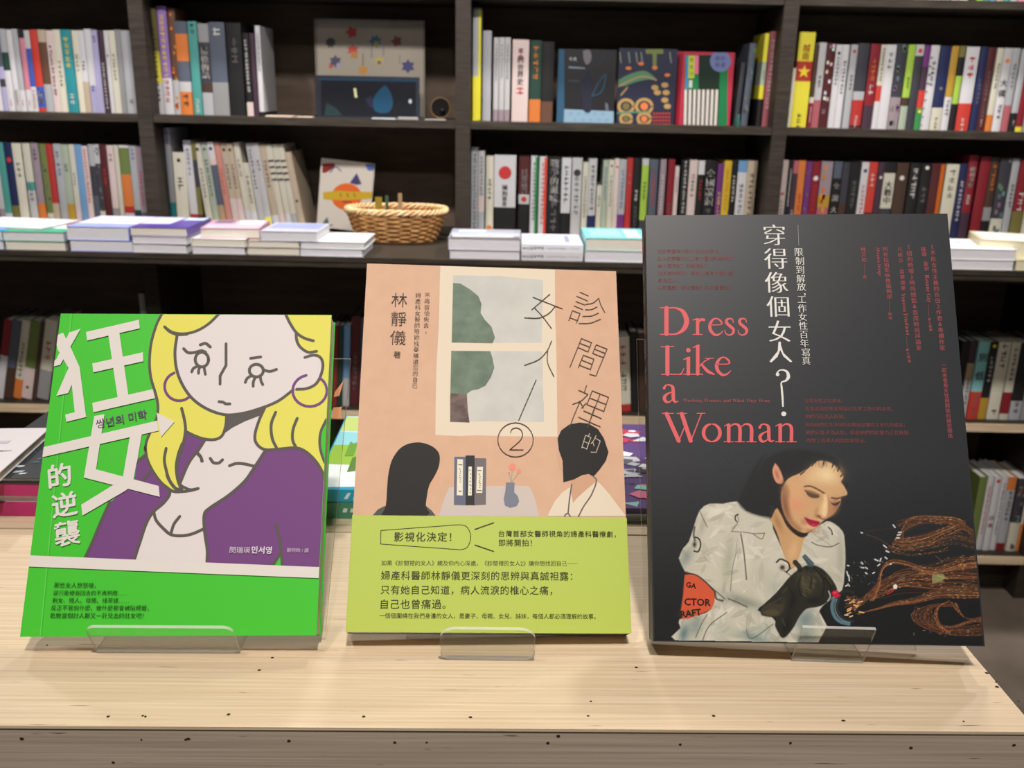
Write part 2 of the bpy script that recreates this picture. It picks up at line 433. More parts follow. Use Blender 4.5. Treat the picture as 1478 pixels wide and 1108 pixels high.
def book_mesh(w, d, h, segs):
    """cover with a slightly rounded spine at y=0, spine facing -y, colour bands up its height"""
    t, t2, bu = 0.0012, 0.0022, min(0.0022, w*0.12)
    n = 4; arc = [(w*i/n, -bu*math.sin(math.pi*i/n)*1.0) for i in range(n+1)]
    outer = [(0, d)] + [(x, y+bu) for x, y in arc] + [(w, d)]
    inner = [(w-t, d), (w-t, t2+bu), (t, t2+bu), (t, d)]
    pts = outer+inner; mb = MB(); z0 = 0.0
    for fr, c in segs:
        z1 = h*fr; mb.prism(pts, z0, z1, mat(c, 0.42, 0.4)); z0 = z1
    pg = MB(); pg.box(t+.0002, w-t-.0002, t2+bu+.0003, d-.004, .003, h-.003, PAPERX)
    return mb, pg

def parse(cols):
    segs = []
    for tok in cols.split():
        m = re.match(r'([a-z]+)(\d*)$', tok); segs.append((int(m.group(2))/100 if m.group(2) else 1.0, m.group(1)))
    return segs

def marks(w, h, spec, rnd):
    """print on the spine: title column, foot mark, dots, star, lettering"""
    mb = MB(); y = -0.0006
    def q(x0, x1, z0, z1, c):
        mb.poly([(x0, y, z0), (x1, y, z0), (x1, y, z1), (x0, y, z1)], [(0, 1, 2, 3)], mat(c, .5))
    def blk(cx, z, s, c):        # one small illegible sign: a few strokes
        for _ in range(2):
            zz = z+rnd.uniform(-.38, .38)*s; q(cx-.42*s, cx+.42*s, zz, zz+.13*s, c)
        xx = cx+rnd.uniform(-.3, .2)*s; q(xx, xx+.14*s, z-.45*s, z+.45*s, c)
    for sp in spec.split():
        k, c = sp[0], MARKC.get(sp[1:2], (60, 56, 56))
        if k == 't':             # title column  t<colour><from><to>
            a, b = (int(sp[2:4])/100, int(sp[4:6])/100) if len(sp) >= 6 else (.5, .8)
            s = w*0.5; z = b*h
            while z > a*h: blk(w/2, z, s, c); z -= s*1.15
        elif k == 'f': 
            s = w*.3; z = .13*h
            for _ in range(3): blk(w/2, z, s, c); z -= s*1.2
        elif k == 'd':           # round mark d<colour><height><size>
            z = int(sp[2:4])/100*h; r = w*int(sp[4:6])/200
            mb.poly([(w/2+r*math.cos(i*math.pi/8), y-.0001, z+r*math.sin(i*math.pi/8)) for i in range(16)], [tuple(range(16))], mat(c, .5))
        elif k == 's':           # five pointed star
            z = int(sp[2:4])/100*h; r = w*.42
            pts = [((r if i % 2 == 0 else r*.4)*math.sin(i*math.pi/5)+w/2, (r if i % 2 == 0 else r*.4)*math.cos(i*math.pi/5)+z) for i in range(10)]
            for i in range(0, 10, 2):
                mb.poly([(pts[i-1][0], y-.0001, pts[i-1][1]), (pts[(i+1) % 10][0], y-.0001, pts[(i+1) % 10][1]), (pts[i][0], y-.0001, pts[i][1])], [(0, 1, 2)], mat(c, .5))
            mb.poly([(pts[i][0], y-.0001, pts[i][1]) for i in (9, 7, 5, 3, 1)], [(0, 1, 2, 3, 4)], mat(c, .5))
        elif k == 'e':           # coloured strip down the right edge
            q(w*.66, w*.98, .01*h, .99*h, {'g': (30, 130, 70), 'r': (214, 66, 50), 'o': (190, 96, 30), 'y': (220, 210, 50)}[sp[1]])
        elif k == 'l':           # dark dashes down the left edge
            for i in range(9): q(w*.02, w*rnd.uniform(.15, .4), h*(.05+i*.1), h*(.062+i*.1), c)
        elif k == 'b':           # four dark bars across
            for i in range(4): q(w*.05, w*.95, h*(.6+i*.07), h*(.62+i*.07), c)
        elif k == 'p':           # sticker patch
            q(w*.06, w*.94, h*.05, h*.17, (236, 226, 30))
        elif k == 'v':           # pale pattern over the whole spine
            for i in range(14): 
                z = rnd.uniform(.03, .95)*h; x = rnd.uniform(.1, .7)*w; q(x, x+w*.25, z, z+w*.4, tuple(max(0, min(255, v+rnd.randint(-25, 25))) for v in c))
        elif k == 'T':           # lettering T<colour><from><to><characters>
            a, b = int(sp[2:4])/100*h, int(sp[4:6])/100*h; s = sp[6:]; n = len(s)
            e = min(w*.86, (b-a)/n*1.0)
            for i, ch in enumerate(s):
                v, f = glyphs(ch)
                if not len(v): continue
                cx_, cy_ = (v[:, 0].min()+v[:, 0].max())/2, (v[:, 1].min()+v[:, 1].max())/2
                z = b-(i+.5)*(b-a)/n
                for dx in (-.02, .02):
                    mb.poly([(w/2+(p[0]-cx_+dx)*e, y, z+(p[1]-cy_)*e) for p in v], f, mat(c, .5))
    return mb

def shelf_row(rows, Ys, zb, refy, where, group, dep=(.125, .15)):
    rnd = random.Random(hash(len(rows)*7+int(refy)))
    N = len(rows)
    for i, r in enumerate(rows):
        xl, xr, yt, lean, cols = r[:5]; mk = r[5] if len(r) > 5 else ''
        a = math.radians(lean)
        pl, pr = on_y(xl, refy, Ys), on_y(xr, refy, Ys)
        w = (pr.x-pl.x)*math.cos(a)*0.985
        zt = on_y((xl+xr)/2, yt, Ys).z; h = (zt-zb)/math.cos(a)
        if a > 0: h -= w*math.tan(a)*.5
        X = pl.x - (pl.z-zb)*math.tan(a); zl = w*math.sin(a) if a > 0 else 0
        segs = parse(cols); names = [s[1] for s in segs]
        d = rnd.uniform(*dep); off = rnd.uniform(0, .006)
        mb, pg = book_mesh(w, d, h, [(f, PAL[c]) for f, c in segs])
        M = Matrix.Translation((X, Ys+off, zb+zl+.0002)) @ Matrix.Rotation(a, 4, 'Y')
        o = mb.build('book', matrix=M); pg.build('page_block', o)
        if mk:
            m = marks(w, h, mk, rnd)
            if m.v: m.build('spine_lettering', o)
        if len(names) == 1: ds = names[0]+' spined book'
        elif len(names) == 2: ds = names[1]+' spined book with '+names[0]+' foot'
        else: ds = names[-1]+' and '+names[1]+' book with '+names[0]+' foot'
        tag(o, '%s, %s from left %s' % (ds, ORD[i], where), 'book', group)

U1 = Z(-.071)
# upper row, left bay
shelf_row([(-5, 4.2, 44, 0, 'white45 scarlet62 pearl'), (4.5, 12.7, 43, 0, 'lavender30 charcoal40 lavender55 slate', 'tg6090'), (13, 22.2, 42, 0, 'white50 forest72 silver', 'fr'), (22.5, 30.2, 43, 0, 'pearl26 white', 'tg1025 fr'),
 (30.5, 38.7, 42, 0, 'white26 silver', 'fr'), (39, 46.7, 43, 0, 'white27 pink90 black', 'fr'), (47, 54.7, 44, 0, 'white31 blue78 pearl', 'tr0525'), (55, 65.7, 43, 0, 'scarlet05 blue31 scarlet', 'Tw1026友善'),
 (66, 76.7, 43, 0, 'silver34 brown85 beige'), (77, 87.2, 44, 0, 'blush', 'tk2080'), (87.5, 98, 43, 0, 'ivory', 'tg3060'), (99, 114, 43, 0, 'teal', 'ty5588 tw1020'), (114.5, 123, 44, 0, 'ivory', 'tg5070'),
 (123.2, 132, 44, 0, 'beige38 white', 'tk5062'), (132.3, 141.7, 42, 0, 'lavender33 white', 'tb2532'), (142, 151, 44, 0, 'lavender', 'tk8592'), (151.5, 159, 44, 0, 'plum', 'tw0660'), (159.3, 165.5, 44, 0, 'white', 'dk7040'),
 (166, 175.3, 44, 0, 'ivory', 'tg4070'), (175.6, 183.7, 43, 0, 'grey'), (184, 197, 44, 0, 'silver', 'tg1015')],
 2.56, U1, 160, 'on the upper left shelf', 'books on the upper left shelf')
# second row, left bay
shelf_row([(-2, 6.5, 206, 0, 'mauve22 pearl'), (6.8, 16.8, 206, 0, 'pearl17 turquoise'), (17, 28.8, 206, 0, 'olive26 navy', 'dr8060'), (29.2, 42, 207, 0, 'ivory', 'tg6075'), (44, 55, 207, 0, 'pearl45 turquoise55 cream', 'tg3050'),
 (56, 66.3, 207, 0, 'orange30 mauve', 'tk8092'), (66.7, 75.7, 208, 0, 'cream18 moss', 'vg'), (76, 85.5, 208, 0, 'beige30 red'), (86.5, 97, 208, 0, 'silver', 'tb6075 tg8090'), (97.4, 108, 209, 0, 'ochre30 sage', 'tk6675'),
 (108.4, 116.3, 209, 0, 'blush30 cream', 'tg5065'), (116.6, 127.3, 209, 0, 'sky'), (127.8, 135.7, 211, 0, 'sage12 blush', 'tr3095'), (136, 144.2, 209, 0, 'slate40 charcoal75 silver'), (144.5, 152, 209, 0, 'cream22 charcoal78 pearl', 'vg'),
 (152.4, 163, 209, 0, 'maroon', 'tr5070'), (163.2, 172.7, 210, 0, 'grey26 blush', 'tk8088'), (172.9, 179, 210, 0, 'cream'), (179.3, 193, 210, 0, 'pearl20 red28 orange66 moss97 white'), (193.4, 203.3, 211, 0, 'pearl06 forest24 silver', 'tb8595'),
 (203.7, 212.5, 212, 0, 'slate22 mauve', 'tr3070')], 2.565, LEDGE, 310, 'on the second left shelf', 'books on the second left shelf')
# upper row, second bay
shelf_row([(226, 237, 12, 0, 'white30 yellow60 olive', 'tk1080'), (237.3, 251, 9, 0, 'white34 violet', 'ty3590 tr1030'), (251.3, 261, 12, .6, 'pearl33 brown', 'vo'), (261.5, 278.5, 31, 0, 'orange25 pearl36 slate58 orange87 slate', 'tk0520'),
 (279.2, 292, 31, 0, 'turquoise', 'tw0215 tk8995'), (293, 308, 34, 0, 'silver25 umber35 charcoal80 grey', 'Tw4075最後的話'), (308.6, 331, 32, 0, 'grey36 slate', 'tw8090'), (333, 353.8, 33, 0, 'black', 'tg6080'),
 (357, 366, 48, -.6, 'blush17 black', 'tw3090'), (367, 373.4, 48, -.6, 'plum'), (374, 380.8, 37, 0, 'black05 white', 'tk5090')],
 2.555, U1, 163, 'on shelf beside the sea print', 'books on the upper shelf beside the sea print')
# second row, second bay
shelf_row([(246, 254, 185, 0, 'teal28 silver', 'tb8595'), (255, 272.7, 220, .2, 'ivory', 'dk9030 tk5565'), (274, 285.5, 203, -1.4, 'red19 white', 'tg6090'), (286, 292.5, 205, -1.5, 'maroon19 olive50 charcoal80 olive'),
 (296.5, 305.8, 207, -5.5, 'cream', 'dk9350 tg4070'), (306.3, 315.6, 207, -5.6, 'sage', 'tk4080 dk9340'), (316, 325.3, 206, -5.6, 'orange14 tan30 slate75 blush82 white', 'dk9350'), (325.6, 334, 207, -5.8, 'salmon', 'tr4070'),
 (334.4, 343.4, 208, -6, 'blush38 beige', 'tk5075 dk9350'), (343.8, 352.6, 208, -6.2, 'blush38 beige', 'tk5075 dk9350'), (353, 362, 207, -6.3, 'white25 cream', 'tg6080'), (362.4, 371.4, 236, -6.4, 'white30 cream', 'tk4080'),
 (371.8, 381, 208, -6.5, 'pearl', 'tk5092'), (381.4, 391, 208, -6.8, 'white18 pearl', 'tk7080 p'), (391.4, 401, 210, -7.2, 'white20 beige', 'ts'), (401.4, 410, 210, -7.6, 'blush22 cream', 'bk'), (410.4, 418.8, 210, -7.8, 'white22 cream', 'bk'),
 (419.2, 427.4, 210, -8, 'silver22 cream', 'bk'), (427.8, 438, 221, -9, 'beige', 'dk4040')], 2.565, LEDGE, 313, 'beside the picture card and basket', 'books beside the basket')
# upper row, third bay
shelf_row([(682, 693.5, 11, 0, 'yellow40 silver', 'ey'), (696, 708, 44, 0, 'silver', 'ew' if 0 else ''), (711.5, 718.7, 54, 0, 'mauve14 pearl', 'tg5090'), (719.3, 726.8, 54, 0, 'mauve14 pearl', 'tg5090'), (727.4, 735, 54, 0, 'mauve14 pearl', 'tg5090'),
 (738, 761.5, 57, 0, 'blush', 'Tk4580的世界史 Tr7590革命 tr3038'), (763, 779.5, 58, 0, 'orange28 forest', 'to5590 Tw3545甲'[:7]), (780, 797, 60, 0, 'brown26 black')],
 2.555, U1, 178, 'on the upper middle shelf', 'books on the upper middle shelf')
shelf_row([(1060, 1066, 90, 2.0, 'charcoal'), (1069.7, 1078.6, 62, 1.6, 'slate', 'vg'), (1091.5, 1097.6, 48, .4, 'black30 yellow45 sage70 yellow', 'tk5060'), (1099.6, 1109.4, 45, .2, 'rose', 'tw2090')],
 2.555, U1, 182, 'on shelf right of face-out books', 'books leaning at the end of the upper middle shelf')
# second row, third bay
shelf_row([(680, 689.5, 213, 0, 'silver', 'tk0392'), (690, 699, 218, 0, 'silver30 blush48 pearl', 'tk5092'), (701, 711.8, 225, 0, 'ivory', 'tk4570 do1270'), (712.5, 744, 224, 0, 'black37 white', 'dr7959 Tk5065擁抱 Tk3850戰敗'),
 (748, 763.6, 226, 0, 'black42 pearl54 maroon', 'Tw5585只要活著 dr4850'), (765, 774.8, 225, 0, 'white', 'eg tk2090'), (777, 788, 226, 0, 'white', 'er tr2090'), (789.3, 808.5, 227, 0, 'black', 'Tw4598戰爭的滋味 tg1042'), (809, 822.7, 228, 0, 'black32 white', 'tk4588'),
 (824, 838.4, 228, 0, 'pearl', 'dk8270 tg3075'), (839.2, 847.2, 234, 0, 'cream', 'tg3080'), (847.6, 859, 229, 0, 'navy30 pearl', 'tk3590'), (860.4, 867.6, 268, 0, 'cream', 'tk6080'), (868, 875.6, 231, 0, 'sage', 'tb5090'), (876, 884, 231, 0, 'cream', 'dk9340 tg4080'),
 (884.4, 891, 229, 0, 'blush', 'dr9050'), (891.4, 901.2, 230, 0, 'purple32 silver', 'tb4085'), (902, 910.4, 228, 0, 'red', 'eg' if 0 else 'dg8040 dg7040'), (911.8, 922, 229, 0, 'black', 'tw5060 tg2040'), (923.5, 933.2, 229, 0, 'charcoal25 lime92 pearl', 'tk5070'),
 (935, 946.6, 230, 0, 'slate', 'tr4085'), (949.6, 957.8, 230, 0, 'mauve', 'tw3080'), (961, 970, 230, 0, 'crimson', 'tg2545'), (971, 976.6, 240, 0, 'blush', 'tg6585'), (980.5, 990.7, 232, 0, 'grey22 black', 'tw3598'), (991.4, 1003, 231, 0, 'blush', 'tk5580'),
 (1004, 1013, 232, 0, 'black83 white', 'tr5075'), (1014.4, 1030.4, 232, 0, 'black', 'Tw4590全國說演 tg3038'), (1031.8, 1040.8, 236, 0, 'purple', 'ty3062'), (1041, 1051.6, 232, 0, 'gold', 'to4088'), (1052, 1060.3, 232, 0, 'maroon33 black', 'tw5080'),
 (1061, 1074, 232, 0, 'white86 sky', 'tk3070'), (1074.3, 1088, 232, 0, 'beige', 'tk3082')], 2.565, LEDGE, 306, 'on the second middle shelf', 'books on the second middle shelf')
# upper row, right bay
shelf_row([(1135.6, 1140.3, 98, .5, 'ivory'), (1141.2, 1164, 46, .2, 'yellow49 red70 yellow', 'sy5960 To7188越南 fk'), (1165, 1170.8, 64, 0, 'crimson30 cream37 umber', 'tw0525'), (1171.2, 1181.3, 61, 0, 'rose33 pearl', 'tk5060'),
 (1182, 1193.8, 62, 0, 'maroon', 'vw'), (1195.3, 1204.2, 64, 0, 'white', 'dk9050 tk5085'), (1204.6, 1214, 64, 0, 'white', 'tk4080'), (1215.6, 1225.2, 64, 0, 'silver', 'dr9250 tk4562'), (1226.5, 1242.4, 62, 0, 'maroon04 red34 silver44 charcoal', 'fw'),
 (1244, 1257.6, 63, 0, 'plum28 crimson', 'to5580 tw3850'), (1258.2, 1265.6, 64, 0, 'white33 scarlet52 cream', 'tk5595'), (1266, 1280, 64, 0, 'white', 'tg7088'), (1280.8, 1296, 63, 0, 'mauve38 charcoal', 'vg'), (1297, 1307.2, 64, 0, 'sage28 umber38 lime', 'tk5060'),
 (1307.8, 1319.2, 64, 0, 'charcoal87 pearl', 'dr9350'), (1319.6, 1328.9, 65, 0, 'green26 scarlet47 plum75 purple', 'dy2250'), (1329.4, 1342, 65, 0, 'white', 'lk tk5080'), (1342.6, 1358, 66, 0, 'cream27 navy', 'dg5030 fk'), (1358.6, 1369, 66, 0, 'white40 ochre', 'tk1535'),
 (1370, 1378.6, 66, 0, 'black32 lime65 black87 olive'), (1380, 1398.6, 67, 0, 'scarlet33 white', 'tr6085 fw'), (1400, 1410.2, 67, 0, 'navy', 'tg3060'), (1411.4, 1422, 68, 0, 'maroon', 'tg1570 fw'), (1423, 1432, 69, 0, 'orange20 cream', 'tg5080'),
 (1432.4, 1444.6, 69, 0, 'white45 pearl', 'Tk4065大國 tk1530 do8550'), (1446, 1456.4, 69, 0, 'rose32 silver', 'tg5080'), (1457.6, 1466.6, 70, 0, 'black23 silver', 'ey' if 0 else 'fw'), (1467, 1477.4, 70, 0, 'yellow06 crimson'), (1478, 1489, 70, 0, 'grey'), (1490, 1502, 71, 0, 'cream')],
 2.555, U1, 183, 'on the upper right shelf', 'books on the upper right shelf')
# second row, right bay
shelf_row([(1122.5, 1132.3, 231, 0, 'blush', 'dr6045 tg3050'), (1133, 1139, 232, 0, 'black', 'tw4590'), (1139.4, 1146.6, 232, 0, 'plum85 rose', 'tw1540'), (1147, 1157.2, 232, 0, 'orange', 'tr3060'), (1158, 1166.3, 233, 0, 'purple', 'vg'),
 (1166.8, 1178, 233, 0, 'crimson', 'dw8060 tr4070'), (1179.5, 1196, 233, 0, 'rose45 ochre60 mauve', 'vo'), (1198, 1209.4, 233, 0, 'black80 slate', 'Tw3578全說大'), (1210, 1220.2, 234, 0, 'umber50 charcoal'), (1221.5, 1235.8, 234, 0, 'black', 'tg4575'),
 (1236.6, 1247, 234, 0, 'white', 'dk9050 tr3070'), (1247.6, 1259.6, 234, 0, 'maroon40 scarlet', 'tw7085'), (1260.2, 1269.6, 234, 0, 'plum', 'dw8240'), (1270.4, 1286.5, 234, 0, 'charcoal45 cream87 black', 'Tk5078大戰中'), (1288, 1305, 235, 0, 'umber', 'dw8240'),
 (1306.6, 1321.8, 235, 0, 'black', 'tw6090'), (1322.4, 1336.6, 236, 0, 'black', 'tg5070 dw9540'), (1338, 1356.4, 236, 0, 'maroon', 'eo'), (1358, 1376.6, 237, 0, 'ivory', 'tg5590'), (1378, 1388.4, 236, 0, 'navy', 'tw3078'),
 (1389.4, 1402, 224, 0, 'plum38 crimson', 'Tw6588權利爭奪 tw4555'), (1405.5, 1420, 226, 0, 'crimson'), (1421, 1432.4, 227, 0, 'black30 grey45 umber', 'to6090'), (1433, 1450, 228, 0, 'cream33 charcoal', 'vg'), (1451, 1461.4, 229, 0, 'silver', 'tk4570'), (1462.5, 1479, 230, 0, 'olive42 crimson', 'tw4060'), (1480, 1492, 230, 0, 'cream')],
 2.565, LEDGE, 304, 'on the second right shelf', 'books on the second right shelf')
# feet of the books on the top right shelf, cut by the frame
tr = [(1318, 1327, 'cream'), (1328, 1338, 'sage'), (1339, 1349, 'pearl'), (1350, 1360, 'cream'), (1361, 1374, 'silver'), (1375, 1385, 'blush'), (1386, 1398, 'ivory'), (1411, 1420, 'lime'), (1421, 1429, 'turquoise'), (1430, 1438, 'sky'), (1439, 1449, 'beige'), (1450, 1459, 'turquoise'), (1460, 1470, 'silver'), (1471, 1484, 'pink')]
shelf_row([(a, b, -118+random.uniform(-4, 4), 0, c) for a, b, c in tr], 2.53, SH_TOP, 1, 'on top right shelf', 'books on the top right shelf')
# lower shelves
shelf_row([(-7, 4, 462, 14, 'white55 crimson'), (5, 17.5, 463, 14, 'umber40 slate'), (18, 30, 463, 14, 'orange25 cream', 'tk3070'), (30.5, 45.5, 464, 14, 'blush40 moss', 'dk1530'), (46.2, 53, 464, 13.5, 'umber'), (53.6, 71, 462, 13.5, 'grey37 cream', 'tr5070')],
 2.455, LOW1, 571, 'on the lower left shelf', 'books on the lower left shelf', (.13, .15))
shelf_row([(213, 221, 424, 0, 'silver'), (222.5, 230, 420, 0, 'pearl'), (231, 238, 420, 0, 'pearl')], 2.47, LOW1, 560, 'behind the green book', 'pale books on the lower shelf behind the green book', (.13, .15))
shelf_row([(478, 486, 470, 3, 'crimson'), (487, 493, 470, 3, 'forest'), (494, 503, 470, 3, 'pearl35 sky'), (504, 517, 458, 3, 'maroon', 'tg2060'), (518, 529, 460, 3, 'slate'), (530, 541, 462, 3, 'beige')], 2.455, LOW1, 588, 'behind the green and peach books', 'books on the lower shelf between the front books', (.13, .15))
shelf_row([(893, 911, 487, -4.5, 'red10 cream', 'tr6085 tk2550'), (912, 922, 480, -4, 'black'), (923, 934, 482, -4, 'umber'), (935, 947, 482, -4, 'slate')], 2.455, LOW1, 592, 'left of the black book', 'books on the lower shelf left of the black book', (.13, .15))
shelf_row([(1373, 1384, 493, 0, 'black'), (1385, 1395, 493, 0, 'pearl50 tan72 plum', 'tk2050'), (1396, 1411.5, 493, 0, 'scarlet36 aqua', 'Tk4592別低 tg0530'), (1412.3, 1424, 494, 0, 'ochre28 black', 'tw5080 dy9540'), (1425, 1442, 494, 0, 'ivory', 'tk7095 tk0510'), (1443, 1455.5, 494, 0, 'cream08 crimson36 cream', 'tk5090'),
 (1456.5, 1472.8, 495, 0, 'silver25 black', 'tk0820'), (1473.6, 1488, 495, 0, 'grey')], 2.455, LOW1, 604, 'on the lower right shelf', 'books on the lower right shelf', (.13, .15))
shelf_row([(1398, 1409, 689, 0, 'moss'), (1410, 1418.3, 688, 0, 'white', 'er' if 0 else 'tr2085'), (1419.2, 1428.6, 689, 0, 'white', 'Tr3050日本 dr9560'), (1430, 1438.5, 689, 0, 'white', 'tg2090'), (1439.3, 1451.4, 690, 0, 'crimson10 silver83 orange', 'tk4080'),
 (1452.8, 1467, 691, 0, 'cream40 charcoal', 'vg'), (1467.6, 1480, 692, 0, 'orange38 blush'), (1481, 1492, 692, 0, 'cream')], 2.455, LOW2, 790, 'on the bottom right shelf', 'books on the bottom right shelf', (.13, .15))

# ------------------------------------------------------------------ books lying flat
def lying(name, X, Y, z, w, d, t, yaw, cover, label, cat='book', group=None, spine='L', pages=PAPER, tc=0.0007, top=None, inset=0.002):
    M = Matrix.Translation((X, Y, z)) @ Matrix.Rotation(math.radians(yaw), 4, 'Z')
    c = mat(cover, .35, .45); mb = MB()
    mb.box(0, w, 0, d, 0, tc, c); mb.box(0, w, 0, d, t-tc, t-.0001, c)
    e = {'L': (0, tc, 0, d), 'R': (w-tc, w, 0, d), 'F': (0, w, 0, tc), 'B': (0, w, d-tc, d)}[spine]
    mb.box(e[0], e[1], e[2], e[3], tc, t-tc, c)
    o = mb.build(name, matrix=M)
    i = inset; x0, x1, y0, y1 = i, w-i, i, d-i
    if spine == 'L': x0 = tc
    if spine == 'R': x1 = w-tc
    if spine == 'F': y0 = tc
    if spine == 'B': y1 = d-tc
    pg = MB(); pg.box(x0, x1, y0, y1, tc+.0001, t-tc-.0001, pages); pg.build('page_block', o)
    if top: 
        tp = MB(); rnd = random.Random(int(X*1000)+int(t*1e5))
        for (a, b, e_, f, col) in top:
            # irregular printed patch on the upper cover
            pts = [(a*w, b*d), (e_*w, (b+rnd.uniform(-.04, .04))*d), (e_*w, f*d), ((a+e_)/2*w, (f+rnd.uniform(-.06, .06))*d), (a*w, f*d)]
            pts = [(min(max(x, .001), w-.001), min(max(y, .001), d-.001)) for x, y in pts]
            tp.poly([(x, y, t+.00005*(1+len(tp.f))) for x, y in pts], [(0, 1, 2, 3, 4)], mat(col, .4))
        tp.build('cover_print', o)
    return tag(o, label, cat, group)

def pile(xl, xr, ybot, books, where, group, Yf=2.206):
    """books: bottom up (dx px, width px or None, thickness px, depth m, yaw, cover, label, kwargs)"""
    z = LEDGE + .0003; s = (on_y(700, 360, Yf)-on_y(699, 360, Yf)).x; k = .00176
    for b in books:
        dx, wd, th, d, yaw, cover, label = b[:7]; kw = b[7] if len(b) > 7 else {}
        p = on_y(xl+dx, ybot, Yf); q = on_y(xl+dx+(wd or (xr-xl)), ybot, Yf)
        dy = kw.pop('dy', 0.0)
        lying('book', p.x, Yf+dy, z, q.x-p.x, d, th*k, yaw, cover, label, group=group, **kw); z += th*k + .0003
G = 'books lying flat on the display ledge'
WP = noise_mat('white_page_edges', (198, 196, 200), (226, 224, 228), (1, 1, 60), 40, 0.7)
YP = noise_mat('cream_page_edges', (206, 198, 170), (226, 218, 190), (1, 1, 60), 40, 0.7)
pile(-90, 6, 358, [(0, None, 12, .2, 0, (120, 140, 190), 'lower book of the pile cut by the left edge', dict(pages=WP)),
    (0, None, 13, .2, 0, (70, 150, 220), 'blue covered book on the pile cut by the left edge', dict(pages=WP)),
    (18, 130, 2.5, .16, -8, (222, 232, 240), 'pale blue magazine lying across the two leftmost piles', dict(dy=.05, tc=.0003, top=[(.2, .3, .8, .45, (190, 206, 222)), (.1, .6, .5, .7, (200, 214, 226))]))], '', G)
pile(8.5, 95, 359, [(0, None, 12, .19, 0, (150, 150, 150), 'grey book under the green edged book at left', dict(pages=PAPER)),
    (-2, 88, 12.5, .19, 0, (60, 170, 130), 'green covered book, top of the second ledge pile', dict(pages=WP, top=[(.5, .35, .98, .6, (236, 240, 244)), (.3, .65, .99, .98, (206, 90, 96))]))], '', G)
pile(98, 189, 361, [(3, None, 15, .2, 0, (110, 130, 210), 'lower lavender covered book, third ledge pile from left', dict(pages=WP, spine='R')),
    (0, 90, 18, .2, 0, (150, 164, 224), 'upper lavender book with a blue front edge', dict(pages=WP, spine='R', top=[(.02, .3, .98, .97, (222, 212, 240))]))], '', G)
pile(192, 270, 363, [(0, None, 12, .18, 0, (214, 212, 212), 'bottom white book under the purple covered one', dict(pages=WP)), (1, None, 10, .18, -.8, (214, 212, 212), 'middle white book under the purple covered one', dict(pages=WP)),
    (-2, 82, 11.5, .19, .6, (84, 64, 150), 'purple covered book, top of the fourth ledge pile', dict(pages=PAPER, spine='R', top=[(.02, .32, .55, .98, (206, 204, 228)), (.6, .7, .98, .98, (190, 214, 228))]))], '', G)
pile(278, 354, 364, [(0, None, 10, .17, 0, (206, 204, 206), 'pale book, bottom of the pile under the pink one', dict(pages=WP)), (-1, 78, 10, .17, -.6, (214, 212, 216), 'pale book second up under the pink one', dict(pages=PAPER)),
    (11, 84, 13, .15, 5, (196, 150, 168), 'pink and grey book skewed on top of its pile', dict(pages=PAPER, spine='R', dy=.01, tc=.001, top=[(.03, .05, .97, .5, (214, 180, 196)), (.5, .55, .95, .92, (220, 232, 240)), (.1, .6, .42, .95, (120, 110, 130))]))], '', G)
pile(357, 433, 367, [(0, None, 10, .17, 0, (150, 140, 126), 'brown grey book, bottom under the blue grey one', dict(pages=PAPER)), (2, 74, 9, .17, 0, (180, 170, 160), 'taupe book second up under the blue grey one', dict(pages=PAPER)),
    (20, 82, 13, .15, -1, (196, 196, 214), 'blue grey covered book lying half off the taupe one', dict(pages=WP, top=[(.05, .3, .95, .95, (150, 160, 196))]))], '', G)
pile(434, 524, 370, [(0, None, 10, .155, -1, (222, 222, 236), 'lower white book left of the basket', dict(pages=WP)), (1, 92, 9.5, .155, -1, (226, 232, 226), 'upper white book with faint sketch left of basket', dict(pages=WP, top=[(.3, .5, .6, .7, (206, 216, 206)), (.6, .6, .9, .8, (212, 220, 210))]))], '', G)
pile(649, 751, 378, [(0, 102, 12, .16, 0, (150, 140, 140), 'lower book of the pile right of the basket', dict(pages=WP)),
    (-2, 104, 16, .16, 0, (160, 160, 172), 'grey covered book with a white torn line across', dict(pages=WP, top=[(.02, .02, .98, .22, (96, 90, 86)), (.05, .14, .9, .26, (226, 226, 224)), (.02, .3, .98, .6, (176, 186, 200)), (.1, .7, .5, .85, (210, 214, 220))]))], '', G)
pile(752.5, 841, 378, [(0, None, 11, .17, 0, (206, 204, 206), 'white book with printed spine, lower of two', dict(spine='F')), (0, None, 11, .17, 0, (222, 222, 230), 'white book with printed spine, upper of two', dict(spine='F', top=[(.3, .3, .5, .8, (190, 196, 214)), (.72, .2, .8, .9, (140, 150, 170)), (.84, .4, .95, .9, (190, 186, 196))]))], '', G)
pile(844, 936, 380, [(0, None, 15, .18, 0, (214, 214, 220), 'white book under the aqua covered one', dict(pages=WP)), (0, None, 16.5, .18, 0, (120, 196, 200), 'aqua covered book left of the black book', dict(pages=PAPER, top=[(.1, .2, .6, .8, (150, 212, 214)), (.66, .1, .9, .9, (186, 222, 224))]))], '', G)
pile(1371, 1463, 388, [(0, None, 13, .17, 0, (226, 224, 216), 'lower white book right of the black book', dict(pages=WP)), (-2, 95, 14.5, .17, 0, (230, 228, 228), 'upper white book right of the black book', dict(pages=WP, top=[(.3, .5, .5, .8, (196, 196, 200)), (.55, .6, .7, .75, (200, 200, 206))]))], '', G)
pile(1465, 1540, 390, [(0, None, 14, .17, 0, (190, 184, 150), 'olive cream book at the right end of the ledge', dict(pages=YP)), (-44, 112, 23, .16, -16, (206, 198, 160), 'thick cream book skewed at the ledge right end', dict(pages=YP, dy=.045, top=[(.05, .05, .95, .95, (228, 226, 216))]))], '', G)
